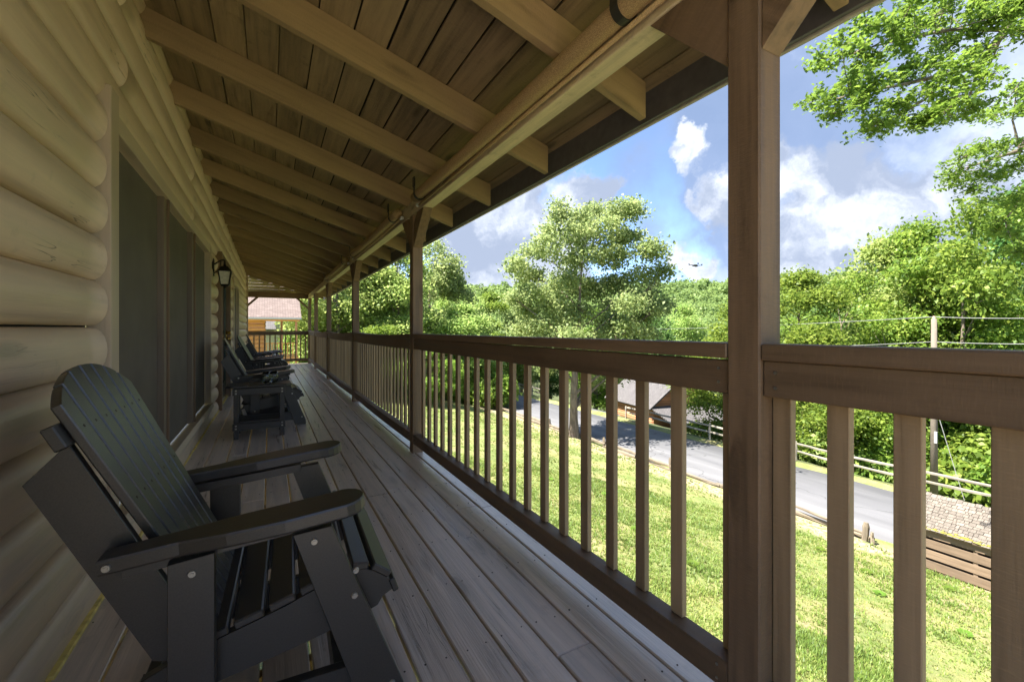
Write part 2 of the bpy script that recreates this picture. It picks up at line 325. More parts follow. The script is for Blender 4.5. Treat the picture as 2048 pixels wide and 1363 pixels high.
def cbox_geo(x0, x1, y0, y1, z0, z1, c=0.003):
    """box with chamfered edges"""
    c = min(c, (x1 - x0) * .3, (y1 - y0) * .3, (z1 - z0) * .3)
    V = []; idx = {}
    L = ((x0, x1), (y0, y1), (z0, z1))
    for sx in (0, 1):
        for sy in (0, 1):
            for sz in (0, 1):
                s = (sx, sy, sz)
                for a in range(3):      # vertex lying on face of axis a
                    p = []
                    for k in range(3):
                        v = L[k][s[k]]
                        if k != a: v += c if s[k] == 0 else -c
                        p.append(v)
                    idx[(s, a)] = len(V); V.append(tuple(p))
    Fs = []
    def quad(a, b, d, e):
        Fs.append((a, b, d, e))
    for a in range(3):
        b, d = [(1, 2), (2, 0), (0, 1)][a]
        for sa in (0, 1):
            ring = []
            for (sb, sd) in ((0, 0), (1, 0), (1, 1), (0, 1)):
                s = [0, 0, 0]; s[a] = sa; s[b] = sb; s[d] = sd; ring.append(idx[(tuple(s), a)])
            if sa == 0: ring.reverse()
            Fs.append(tuple(ring))
    for a in range(3):                  # edges running along axis a
        b, d = [(1, 2), (2, 0), (0, 1)][a]
        for sb in (0, 1):
            for sd in (0, 1):
                s0 = [0, 0, 0]; s0[b] = sb; s0[d] = sd; s1 = list(s0); s1[a] = 1
                f = (idx[(tuple(s0), b)], idx[(tuple(s1), b)], idx[(tuple(s1), d)], idx[(tuple(s0), d)])
                if (sb + sd) % 2 == 1: f = f[::-1]
                Fs.append(f)
    for sx in (0, 1):
        for sy in (0, 1):
            for sz in (0, 1):
                s = (sx, sy, sz); f = (idx[(s, 0)], idx[(s, 1)], idx[(s, 2)])
                if (sx + sy + sz) % 2 == 0: f = f[::-1]
                Fs.append(f)
    return V, Fs
class Geo:
    def __init__(s): s.V = []; s.F = []
    def add(s, V, Fs, mtx=None):
        n = len(s.V)
        s.V += [tuple(mtx @ Vector(v)) for v in V] if mtx is not None else list(V)
        s.F += [tuple(i + n for i in f) for f in Fs]; return s
    def box(s, x0, x1, y0, y1, z0, z1, c=0.003, mtx=None):
        return s.add(*cbox_geo(x0, x1, y0, y1, z0, z1, c), mtx)
    def cyl(s, p0, p1, r0, r1=None, n=10, caps=True):
        r1 = r0 if r1 is None else r1
        p0, p1 = Vector(p0), Vector(p1); ax = (p1 - p0).normalized()
        u = ax.orthogonal().normalized(); v = ax.cross(u)
        V = []
        for p, r in ((p0, r0), (p1, r1)):
            for i in range(n):
                a = 2 * math.pi * i / n; V.append(tuple(p + (u * math.cos(a) + v * math.sin(a)) * r))
        Fs = [(i, (i + 1) % n, n + (i + 1) % n, n + i) for i in range(n)]
        if caps: Fs += [tuple(range(n))[::-1], tuple(range(n, 2 * n))]
        return s.add(V, Fs)
    def lathe(s, prof, n=16, centre=(0, 0, 0)):
        V = []; cx, cy, cz = centre
        for r, z in prof:
            for i in range(n):
                a = 2 * math.pi * i / n; V.append((cx + r * math.cos(a), cy + r * math.sin(a), cz + z))
        Fs = [(j * n + i, j * n + (i + 1) % n, (j + 1) * n + (i + 1) % n, (j + 1) * n + i) for j in range(len(prof) - 1) for i in range(n)]
        return s.add(V, Fs)
    def prism(s, poly, y0, y1, c=0.004, plane='XZ', mtx=None):
        """polygon extruded, with small chamfer inset on both faces"""
        n = len(poly); P = [Vector((p[0], p[1])) for p in poly]
        area = sum(P[i].x * P[(i + 1) % n].y - P[(i + 1) % n].x * P[i].y for i in range(n))
        if area < 0: P.reverse()
        ins = []
        for i in range(n):
            a, b, d = P[i - 1], P[i], P[(i + 1) % n]
            e1 = (b - a).normalized(); e2 = (d - b).normalized()
            n1 = Vector((-e1.y, e1.x)); n2 = Vector((-e2.y, e2.x)); bs = (n1 + n2)
            k = max(0.35, bs.length_squared / 2); ins.append(b + bs / (2 * k) * c if bs.length > 1e-6 else b)
        rings = [(ins, y0), (P, y0 + c), (P, y1 - c), (ins, y1)]
        V = []
        for ring, y in rings:
            for p in ring:
                V.append((p.x, y, p.y) if plane == 'XZ' else (p.x, p.y, y) if plane == 'XY' else (y, p.x, p.y))
        Fs = []
        for k in range(3):
            for i in range(n):
                j = (i + 1) % n; Fs.append((k * n + i, k * n + j, (k + 1) * n + j, (k + 1) * n + i))
        Fs += [tuple(range(n))[::-1], tuple(range(3 * n, 4 * n))]
        if plane == 'XZ': Fs = [f[::-1] for f in Fs]
        return s.add(V, Fs, mtx)
    def mesh(s, name, mat, smooth=False): return mesh(name, s.V, s.F, mat, smooth)
    def obj(s, name, mat, parent=None, smooth=False, **kw): return obj(name, s.mesh(name, mat, smooth), parent, **kw)

_bcache = {}
def board(name, p0, p1, wid, thk, mat, parent, up=(0, 0, 1), c=0.003, roll=0.0, **props):
    """a length of lumber from p0 to p1 (centre line), wid across, thk along 'up'; its own X axis is the grain"""
    p0, p1 = Vector(p0), Vector(p1); L = (p1 - p0).length
    key = (round(L, 3), round(wid, 4), round(thk, 4), mat.name, c)
    if key not in _bcache:
        g = Geo().box(-L / 2, L / 2, -wid / 2, wid / 2, -thk / 2, thk / 2, c); _bcache[key] = g.mesh(name, mat)
    x = (p1 - p0).normalized(); z = Vector(up); z = (z - x * z.dot(x)).normalized(); y = z.cross(x)
    mt = Matrix((x, y, z)).transposed().to_4x4(); mt.translation = (p0 + p1) / 2
    if roll: mt = mt @ Matrix.Rotation(roll, 4, 'X')
    return obj(name, _bcache[key], parent, mtx=mt, **props)

# ================================================================== GROUND, ROAD
ROAD_Z = EYE - 7.0; RX0, RX1 = 18.0, 23.7
def terr(X, Y):
    X = np.asarray(X, float); Y = np.asarray(Y, float)
    z = np.where(X < 1.3, -3.6, -3.6 - 3.4 * np.clip((X - 1.3) / 16.2, 0, 1) ** 0.97)
    z = z - 0.27 * np.clip(X - 24.6, 0, 22)
    Rr = np.hypot(X, Y)
    z = z + np.clip(Rr - 105, 0, 400) * 0.155
    z = z - 0.8 * np.clip((Y - 22) / 20, 0, 1) * (X < 12) * np.clip((12 - X) / 8, 0, 1)
    wob = 0.06 * np.sin(X * 1.1 + 0.4 * Y) * np.sin(Y * 0.7) + 0.03 * np.sin(2.3 * X - 1.7 * Y)
    flat = (X > 17.2) & (X < 24.4)
    z = np.where(flat, -7.05, z + wob)
    return z + EYE
xs = np.unique(np.concatenate([np.linspace(-400, -20, 14), np.linspace(-20, 0, 11), np.linspace(0, 17.1, 58), [17.3, 17.9, 19, 21, 23, 24.3, 24.5], np.linspace(25, 60, 36), np.linspace(60, 450, 40)]))
ys = np.unique(np.concatenate([np.linspace(-250, -20, 12), np.linspace(-20, 60, 150), np.linspace(60, 450, 50)]))
XX, YY = np.meshgrid(xs, ys, indexing='ij'); ZZ = terr(XX, YY)
nx, ny = XX.shape
V = np.stack([XX.ravel(), YY.ravel(), ZZ.ravel()], 1)
Fg = [(i * ny + j, (i + 1) * ny + j, (i + 1) * ny + j + 1, i * ny + j + 1) for i in range(nx - 1) for j in range(ny - 1)]
structure('ground', mesh('ground', V.tolist(), Fg, M['lawn'], True))
g = Geo()
yy = list(np.linspace(-60, 160, 160)); edge0 = [RX0 + .10 * math.sin(y * 1.3) + .06 * math.sin(y * 3.1) for y in yy]; edge1 = [RX1 - 0.006 * max(0, y - 10) * 1.5 + .08 * math.sin(y * 1.1 + 2) for y in yy]
Vr = []
for a, b, y in zip(edge0, edge1, yy):
    Vr += [(a - .03, y, ROAD_Z - .06), (a, y, ROAD_Z), ((a + b) / 2, y, ROAD_Z + .05), (b, y, ROAD_Z), (b + .03, y, ROAD_Z - .06)]
Fr = [(k * 5 + i, k * 5 + i + 1, (k + 1) * 5 + i + 1, (k + 1) * 5 + i) for k in range(len(yy) - 1) for i in range(4)]
structure('road', mesh('road', Vr, Fr, M['asphalt'], True))
# driveway apron of the cabin across the road
g = Geo(); g.add([(23.3, 27, ROAD_Z + .012), (27.5, 30, ROAD_Z - .62), (27.0, 34.5, ROAD_Z - .55), (23.3, 36, ROAD_Z + .012)], [(0, 1, 2, 3)])
structure('driveway', g.mesh('driveway', M['asphalt']))

# ================================================================== DECK
deck = structure('deck')
PITCH = 0.150; gap = 0.009
lines = [1.325 - PITCH * k for k in range(15)]       # right edges
for k, xr in enumerate(lines[:-1]):
    wd_ = PITCH - gap; xc = xr - PITCH / 2
    cuts = [-4.2]; y = -4.2 + random.uniform(1.2, 4.2)  # planks run on unseen behind the camera, an added sunlit stretch for bounce light
    while y < 15.5: cuts.append(y); y += random.choice([2.4, 3.6, 4.8]) + random.uniform(-.2, .2)
    if k == 2: cuts = [-4.2, 1.27, 6.1, 10.9]
    cuts.append(16.55)
    for a, b in zip(cuts[:-1], cuts[1:]):
        board('plank', (xc, a + .002, -.018 + random.uniform(-.0012, .0012)), (xc, b - .002, -.018 + random.uniform(-.0012, .0012)), wd_, .036, M['deck'], deck, c=.004)
for k in range(19):       # unseen open deck past the house corner, added to bounce sun into the porch
    xc = -.925 + .075 - PITCH * (k + .5)
    board('plank', (xc, -4.2, -.018), (xc, -.36, -.018), PITCH - gap, .036, M['deck'], deck, c=.004)
# nail heads, two across each plank at every joist
g = Geo()
for xr in lines[:-1]:
    for j in range(0, 22):
        yj = -0.6 + j * 0.41
        for dx in (.03, .112):
            x_, y_ = xr - gap / 2 - dx + random.uniform(-.006, .006), yj + random.uniform(-.012, .012)
            g.cyl((x_, y_, .0003), (x_, y_, .0016), random.uniform(.0028, .0042), n=6)
g.obj('nail_heads', M['nail'], deck, kind='stuff')
for y in np.arange(-4.0, 16.6, .41): board('joist', (-.75, y, -.135), (1.31, y, -.135), .04, .185, M['post'], deck)
board('rim_board', (1.35, -4.2, -.13), (1.35, 16.58, -.13), .04, .24, M['post'], deck)
board('end_board', (-.78, 16.57, -.13), (1.325, 16.57, -.13), .03, .24, M['post'], deck)

# ================================================================== LOG WALL
WX = -0.70      # plane the logs sit on
wall = thing('cabin_log_wall', 'tan painted log siding wall with window and door beside the row of black chairs', 'wall')
def log_mesh(L, h, bulge, seed):
    r_ = random.Random(seed); segs = max(4, int(L / .22)); prof = []
    N = 11
    for i in range(N):
        a = math.pi * i / (N - 1); prof.append((-math.cos(a), math.sin(a)))
    V = []; ph = r_.uniform(0, 6); ph2 = r_.uniform(0, 6)
    for s_ in range(segs + 1):
        x = -L / 2 + L * s_ / segs; bl = bulge * (1 + .035 * math.sin(x * 1.7 + ph) + .02 * math.sin(x * 4.1 + ph2)); zo = .003 * math.sin(x * 1.1 + ph2)
        for (cz, by) in prof:
            yv = bl * abs(by) ** .62; V.append((x, -yv, (cz * (abs(cz) ** .05 if cz else 1)) * h / 2 * .985 + zo))
    Fs = [(k * N + i, (k + 1) * N + i, (k + 1) * N + i + 1, k * N + i + 1) for k in range(segs) for i in range(N - 1)]
    Fs = [f[::-1] for f in Fs]
    Fs += [tuple(range(N)), tuple(range(segs * N, segs * N + N))[::-1]]
    me = mesh('log', V, Fs, M['log'])
    me.polygons.foreach_set('use_smooth', [len(p.vertices) == 4 for p in me.polygons]); return me
WIN = (2.56, 6.47); DOOR = (7.36, 9.0); WIN2 = (10.35, 12.1); WEND = 16.3
sd = 0
for k in range(-6, 10):
    zc = EYE + .013 + .2 * k + .1
    segsY = [(-.3, WEND)]  # wall cut short beside the camera, unseen, to let daylight in
    if -5 <= k <= 4: segsY = [(-.3, WIN[0]), (WIN[1], DOOR[0]), (DOOR[1], WIN2[0]), (WIN2[1], WEND)]
    elif k == -6: segsY = [(-.3, DOOR[0]), (DOOR[1], WEND)]
    else: segsY = [(-.3, 2.9 + (k % 2) * 2.3), (2.9 + (k % 2) * 2.3, 9.6), (9.6, WEND)]
    for a, b in segsY:
        sd += 1; a_, b_ = a + .002, b - .002
        # local X -> world Y, local -Y -> world +X
        mt = Matrix(((0, -1, 0, WX), (1, 0, 0, (a_ + b_) / 2), (0, 0, 1, zc), (0, 0, 0, 1)))
        obj('log', log_mesh(b_ - a_, .2, .078 if k < 5 else .07, sd), wall, mtx=mt)
for a, b, z0, z1 in ((-.3, WIN[0], -.1, 3.3), (WIN[1], DOOR[0], -.1, 3.3), (DOOR[1], WIN2[0], -.1, 3.3), (WIN2[1], WEND, -.1, 3.3), (WIN[0], WIN[1], 2.15, 3.3), (WIN[0], WIN[1], -.1, .14), (DOOR[0], DOOR[1], 2.15, 3.3), (WIN2[0], WIN2[1], 2.15, 3.3), (WIN2[0], WIN2[1], -.1, .14)):
    Geo().box(WX - .12, WX + .004, a, b, z0, z1, 0).obj('sheathing', M['felt'], wall)
def window(y0, y1, n, mull):
    z0, z1 = EYE - .985, EYE + 1.01
    wn = obj('window', None, wall)
    xf = WX + .066
    # surround
    board('jamb', (xf - .02, y0 + .06, z0), (xf - .02, y0 + .06, z1 + .07), .118, .085, M['trim'], wn, up=(1, 0, 0))
    board('jamb', (xf - .02, y1 - .04, z0), (xf - .02, y1 - .04, z1), .07, .075, M['trim'], wn, up=(1, 0, 0))
    board('head_trim', (xf - .022, y0 + .077, z1 - .045), (xf - .022, y1 - .077, z1 - .045), .085, .07, M['trim'], wn, up=(1, 0, 0))
    board('sill', (xf - .004, y0 + .077, z0 + .075), (xf - .004, y1 - .077, z0 + .075), .05, .11, M['trim'], wn, up=(1, 0, .25))
    board('apron', (xf - .018, y0 + .077, z0 + .012), (xf - .018, y1 - .077, z0 + .012), .075, .06, M['trim'], wn, up=(1, 0, 0))
    w0, w1 = y0 + .120, y1 - .08; pw = (w1 - w0 - mull * (n - 1)) / n
    for i in range(n):
        a = w0 + i * (pw + mull)
        Geo().box(xf - .052, xf - .044, a, a + pw, z0 + .1, z1 - .09, .001).obj('screen_panel', M['screen'], wn)
        if i < n - 1:
            board('mullion', (xf - .03, a + pw + mull / 2, z0 + .1), (xf - .03, a + pw + mull / 2, z1 - .088), mull, .05, M['mullion'], wn, up=(1, 0, 0))
            board('mullion_bead', (xf - .0, a + pw + mull - .012, z0 + .1), (xf - .0, a + pw + mull - .012, z1 - .088), .022, .02, M['post'], wn, up=(1, 0, 0))
window(*WIN, 3, .10); window(*WIN2, 1, .13)
# door with storm glass
dr = obj('door', None, wall)
xf = WX + .075; dz = 2.12
board('door_jamb', (xf, DOOR[0] + .05, .0), (xf, DOOR[0] + .05, dz + .1), .09, .09, M['post'], dr, up=(1, 0, 0))
board('door_jamb', (xf, DOOR[1] - .05, .0), (xf, DOOR[1] - .05, dz + .1), .09, .09, M['post'], dr, up=(1, 0, 0))
board('door_head', (xf, DOOR[0] + .098, dz + .05), (xf, DOOR[1] - .098, dz + .05), .09, .09, M['post'], dr, up=(1, 0, 0))
Geo().box(WX - .05, WX - .01, DOOR[0] + .1, DOOR[1] - .1, .02, dz, .002).obj('door_leaf', M['doorpaint'], dr)
dy0, dy1 = DOOR[0] + .12, DOOR[1] - .12
g = Geo(); g.box(WX + .03, WX + .06, dy0, dy0 + .12, .05, dz - .03); g.box(WX + .03, WX + .06, dy1 - .12, dy1, .05, dz - .03)
g.box(WX + .031, WX + .059, dy0 + .12, dy1 - .12, dz - .16, dz - .03); g.box(WX + .031, WX + .059, dy0 + .12, dy1 - .12, .05, .3); g.obj('storm_frame', M['doorpaint'], dr)
Geo().box(WX + .042, WX + .048, dy0 + .12, dy1 - .12, .3, dz - .16, 0).obj('storm_pane', M['carglass'], dr)
g = Geo()
for zz in (.98, 1.08): g.cyl((WX + .06, dy1 - .06, zz), (WX + .12, dy1 - .06, zz), .02, .028, 12); g.cyl((WX + .12, dy1 - .06, zz), (WX + .13, dy1 - .06, zz), .034, .03, 12)
g.box(WX + .058, WX + .07, dy1 - .09, dy1 - .03, .93, 1.13, .004); g.cyl((WX + .12, dy1 - .06, 1.08), (WX + .12, dy1 - .19, 1.08), .012, .012, 10)
g.obj('handle', M['brass'], dr, True)
board('corner_board', (WX + .05, WEND + .03, 0), (WX + .05, WEND + .03, 3.0), .09, .12, M['trim'], wall, up=(1, 0, 0))
g = Geo()
y = -.25
while y < 15.8:
    L_ = random.uniform(.2, .9); g.box(-.640, -.612 + random.uniform(-.004, .004), y, y + L_, -.002, .010 + random.uniform(0, .004), .003); y += L_ + random.choice([0, .0, .03, .08])
g.obj('yellow_edge_strip', M['yellow'], wall)

# ================================================================== PORCH ROOF
SL = 0.305; ZR = lambda x: EYE + 1.73 - SL * (x + .707)     # rafter undersides
ang = math.atan(SL); ca = math.cos(ang); RH = 0.165
roof = thing('porch_roof', 'sloping porch roof of brown rafters and gapped boards over the deck', 'roof')
TAIL = 1.60
ups = Vector((SL, 0, 1)).normalized()
RAFT = [1.59 + .857 * k for k in range(-2, 18)]
for y in RAFT:
    xa, xb = -.80, TAIL
    off = ups * (RH / 2)
    p0 = Vector((xa, y, ZR(xa))) + off; p1 = Vector((xb, y, ZR(xb))) + off
    # plumb-cut tail: prism in XZ
    Lr = (p1 - p0).length
    if 'raft' not in _bcache:
        g = Geo(); sh = RH * math.tan(ang)
        g.prism([(-Lr / 2, -RH / 2), (Lr / 2, -RH / 2), (Lr / 2 - sh, RH / 2), (-Lr / 2, RH / 2)], -.022, .022, .003)
        _bcache['raft'] = g.mesh('rafter', M['rafter'])
    x_ = (p1 - p0).normalized(); y_ = ups.cross(x_)
    mt = Matrix((x_, y_, ups)).transposed().to_4x4(); mt.translation = (p0 + p1) / 2
    obj('rafter', _bcache['raft'], roof, mtx=mt)
# boards on the rafters, running down the porch
bp = 0.178; rowx = -.80
row = 0
while rowx < 1.60:
    xc = rowx + bp * ca / 2; bw = bp - random.choice([.005, .008, .011, .013]); 
    zc = ZR(xc) + (RH + .001) / ca + .011
    ysplit = [-.30]; k = random.randint(1, 4)  # roof likewise ends out of view near the camera to admit light
    while RAFT[min(k + 4, len(RAFT) - 1)] < 15.5 and k < len(RAFT):
        ysplit.append(RAFT[k]); k += random.randint(4, 6)
        if k >= len(RAFT): break
    ysplit = [y for y in ysplit if y < 15.4] + [16.75]
    for a, b in zip(ysplit[:-1], ysplit[1:]):
        board('ceiling_board', (xc, a + .002, zc), (xc, b - .002, zc), bw, .02, M['ceiling'], roof, up=ups, c=.002)
    rowx += bp * ca; row += 1
xa, xb = -5.0, 1.66
def slab(name, xa, xb, o0, o1, mat, ya=-.32, yb=16.85):
    n = Vector((SL, 0, 1)).normalized(); P = []
    for o in (o0, o1):
        for x, y in ((xa, ya), (xb, ya), (xb, yb), (xa, yb)):
            P.append(tuple(Vector((x, y, ZR(x))) + n * o))
    return Geo().add(P, [(3, 2, 1, 0), (4, 5, 6, 7), (0, 1, 5, 4), (1, 2, 6, 5), (2, 3, 7, 6), (3, 0, 4, 7)]).obj(name, mat, roof)
slab('felt_light_block', xa, xb, RH + .026, RH + .035, M['felt']); slab('roof_shingles', xa - .01, xb + .03, RH + .037, RH + .05, M['shingle'])  # felt added to block light; slabs run unseen past the wall to shade porch
zf = ZR(TAIL)
fx = TAIL + .052
Geo().box(fx, fx + .022, -.32, 16.8, zf + .012, zf + .20, .002).obj('fascia', M['fascia'], roof)
Geo().box(fx + .023, fx + .045, -.32, 16.8, zf + .004, zf + .026, .003).obj('drip_edge', M['drip'], roof)
# gable end over the far opening
ye = 16.62
zb = EYE + 1.04
for i in range(8):
    z0 = zb + .19 + i * .1; x1 = min(1.2, (EYE + 1.73 + .15 - z0 - .1) / SL - .707)
    if x1 < -.4: break
    board('gable_board', (-.74, ye + .02, z0 + .05), (x1, ye + .02, z0 + .05), .094, .02, M['gable'], roof, up=(0, 1, 0))
board('gable_stud', (.28, ye - .02, zb + .18), (.28, ye - .02, ZR(.28)), .05, .045, M['gable'], roof, up=(0, 1, 0))
board('gable_trim', (-.74, ye - .012, ZR(-.74) - .02), (1.15, ye - .012, ZR(1.15) - .02), .04, .045, M['gable'], roof, up=(0, 1, 0))

# ================================================================== BEAM, POSTS, BRACES
PX0, PA = 1.149, 0.097; PXC = PX0 + PA / 2
YS = [.718, 3.984, 7.287, 10.86, 14.06, 16.396]
ZB = EYE + 1.053
hb = thing('header_beam', 'long rough sawn beam carried by the porch posts under the rafters', 'beam')
bc = [-.30, YS[1] + .05, YS[3] + .05, 16.5]
for a, b in zip(bc[:-1], bc[1:]):
    board('beam_length', (PXC, a + .001, ZB + .065), (PXC, b - .001, ZB + .065), PA - .004, .13, M['beam'], hb, up=(0, 0, 1), c=.004)
eb = thing('end_beam', 'brown crossbeam with knee braces spanning the far end of the porch', 'beam')
board('beam_length', (-.74, 16.445, zb + .09), (PX0 - .003, 16.445, zb + .09), .09, .18, M['post'], eb, c=.004)
def brace(par, p_low, p_high, wid, mat=M['post']):
    """knee brace as a board cut plumb and level"""
    return board('knee_brace', p_low, p_high, wid, .115, mat, par, up=(0, 0, 1), c=.004)
ordn = ['nearest', 'second', 'third', 'fourth', 'fifth', 'sixth and farthest']
lab = ['thick brown porch post in the right foreground, nearest of the row', 'brown porch post second from the camera at the end of the long railing bay',
       'third porch post from the camera along the railing', 'fourth porch post from the camera along the railing',
       'fifth porch post from the camera, next to the far corner post', 'farthest porch post at the corner of the deck by the end railing']
def knee_poly(s):
    # in local (along beam, z) coordinates, 45 degree board flush with post face and beam underside
    return [(s * 0, -.30), (s * .30, 0), (s * .30 + s * .10, 0), (s * .40, .05), (s * .34, .075), (0, -.135)][:]
for i, y in enumerate(YS):
    p = thing('porch_post', lab[i], 'post', 'posts carrying the porch roof')
    zlow = float(terr(1.2, y)) - .1
    board('post_shaft', (PXC, y + PA / 2, zlow), (PXC, y + PA / 2, ZB - .001), PA, PA, M['post'], p, up=(1, 0, 0), c=.005)
    for s in (-1, 1):
        if i == 5 and s == 1: continue
        base = y if s < 0 else y + PA
        poly = [(0, -.30), (.30, -.001), (.40, -.001), (.40, .06), (.12, .06), (0, -.12)]
        poly = [(0, -.30), (.305, -.002), (.305, .0), (.16, -.002), (.002, -.15), (.0, -.15)]
        # board: lower edge (0,-.30)-(.30,0); upper edge (0,-.10)-(.10,0)
        poly = [(.001, -.30), (.30, -.001), (.10, -.001), (.001, -.10)]
        g = Geo(); me_poly = [(s * a, b) for a, b in poly]
        # local X runs along the brace so the grain follows it
        rt = Matrix.Rotation(-s * R(45), 3, 'Y')
        pl = [(rt @ Vector((a, 0, b))) for a, b in me_poly]
        g.prism([(q.x, q.z) for q in pl], -.04, .04, .003)
        mt = Matrix.Translation((PXC, base, ZB)) @ Matrix(((0, -1, 0, 0), (1, 0, 0, 0), (0, 0, 1, 0), (0, 0, 0, 1))) @ Matrix.Rotation(s * R(45), 4, 'Y')
        g.obj('knee_brace', M['post'], p, mtx=mt)
# braces of the end beam
for x0, s in ((-.66, 1), (PX0 - .004, -1)):
    g = Geo(); poly = [(.001, -.36), (.36, -.001), (.27, -.001), (.001, -.27)]
    g.prism([(s * a, b) for a, b in poly], -.03, .03, .003)
    g.obj('knee_brace', M['post'], eb, loc=(x0, 16.445, zb))
board('wall_stud', (-.70, 16.445, 0), (-.70, 16.445, zb - .002), .07, .07, M['post'], eb, up=(1, 0, 0))

# ================================================================== RAILINGS
HR = EYE - .038           # top of the cap
AX0 = PX0 + .012          # apron inner face
bal_mesh = {}
def railing(y0, y1, yb, label, axis='Y', xspan=None, group='railing bays along the deck edge', sag=0.0):
    r = thing('porch_railing', label, 'railing', group)
    def P(x, y, z): return Vector((x, y, z))
    segs = 1
    if axis == 'Y':
        if abs(sag) > 0: segs = 4
        ysg = [y0 + (y1 - y0) * i / segs for i in range(segs + 1)]
        def dz(y): u = (y - y0) / (y1 - y0); return -sag * 4 * u * (1 - u)
        if segs == 1:
            board('top_rail', (PX0 + .047, y0 + .002, HR - .022), (PX0 + .047, y1 - .002, HR - .022), .094, .044, M['rail'], r, c=.004)
            board('apron_rail', (AX0 + .019, y0 + .002, HR - .0925 - (.006 if y0 > 0 else 0)), (AX0 + .019, y1 - .002, HR - .0925), .038, .096, M['rail'], r, c=.003)
            board('bottom_rail', (PX0 + .040, y0 + .002, .130), (PX0 + .040, y1 - .002, .130), .072, .085, M['rail'], r, c=.004)
        else:
            def sagged(name, xc, z, wd_, th, mat, amp):
                g = Geo(); N = 10; L = y1 - y0 - .004; V = []
                for i in range(N + 1):
                    u = i / N; q = -amp * 4 * u * (1 - u)
                    for (a, b) in ((-1, -1), (1, -1), (1, 1), (-1, 1)): V.append((-L / 2 + L * u, a * wd_ / 2, b * th / 2 + q))
                Fs = [(k * 4 + j, k * 4 + (j + 1) % 4, (k + 1) * 4 + (j + 1) % 4, (k + 1) * 4 + j) for k in range(N) for j in range(4)]
                Fs = [f[::-1] for f in Fs] + [(3, 2, 1, 0)[::-1], tuple(4 * N + j for j in range(4))]
                me = mesh(name, V, Fs, mat)
                obj(name, me, r, mtx=Matrix(((0, -1, 0, xc), (1, 0, 0, (y0 + y1) / 2), (0, 0, 1, z), (0, 0, 0, 1))))
            sagged('top_rail', PX0 + .047, HR - .022, .094, .044, M['rail'], sag)
            sagged('apron_rail', AX0 + .019, HR - .096, .038, .096, M['rail'], sag * .5)
            sagged('bottom_rail', PX0 + .040, .130, .072, .085, M['rail'], sag * .6)
        g = Geo()
        for ye_ in (y0 + .035, y1 - .035):
            for zz in (HR - .075, HR - .115, .15, .11): g.cyl((AX0 - .0005 if zz > .5 else PX0 + .0035, ye_, zz), ((AX0 if zz > .5 else PX0 + .004) - .0025, ye_, zz), .0045, n=8)
        g.obj('screw_heads', M['bolt'], r, kind='stuff')
        for y in yb:
            ln = HR - .058 - .1735
            board('baluster', (AX0 + .039 + .012, y, .174), (AX0 + .039 + .012, y, HR - .06), .049, .023, M['baluster'], r, up=(1, random.uniform(-.03, .03), 0), c=.002)
    else:
        x0, x1 = xspan; yc = y0
        board('top_rail', (x0, yc, HR - .022), (x1, yc, HR - .022), .094, .044, M['rail'], r, c=.004)
        board('apron_rail', (x0, yc, HR - .092), (x1, yc, HR - .092), .038, .09, M['rail'], r, c=.003)
        board('bottom_rail', (x0, yc, .125), (x1, yc, .125), .08, .085, M['rail'], r, c=.004)
        n = int((x1 - x0) / .145)
        for i in range(n):
            x = x0 + (i + .5) * (x1 - x0) / n
            board('baluster', (x, yc, .168), (x, yc, HR - .138), .04, .035, M['baluster'], r, up=(0, 1, 0), c=.002)
    return r
XB = AX0 + .039
railing(-4.1, YS[0], [.69, .557, .425, .275, .135, -.01] + [-.16 - .15 * q for q in range(26)],
        'brown railing bay right of the thick foreground post, with the widest gaps')
# long bay: edges measured from the photograph
railing(YS[0] + PA, YS[1], [.842] + [1.040 + .1660 * k for k in range(18)], 'long brown railing bay between the foreground post and the second post')
nm = ['third railing bay, between the second and third posts', 'fourth railing bay, between the third and fourth posts',
      'fifth railing bay with a slightly sagging top, between fourth and fifth posts', 'short railing bay ending at the far corner post']
for i in range(1, 5):
    a, b = YS[i] + PA, YS[i + 1]; n = int((b - a) / .150)
    railing(a, b, [a + (k + .5) * (b - a) / n for k in range(n)], nm[i - 1], sag=(.022, .03, .03, .0)[i - 1])
railing(16.445, None, None, 'brown railing closing the far end of the deck, across the porch', axis='X', xspan=(-.66, PX0 - .003), group=None)

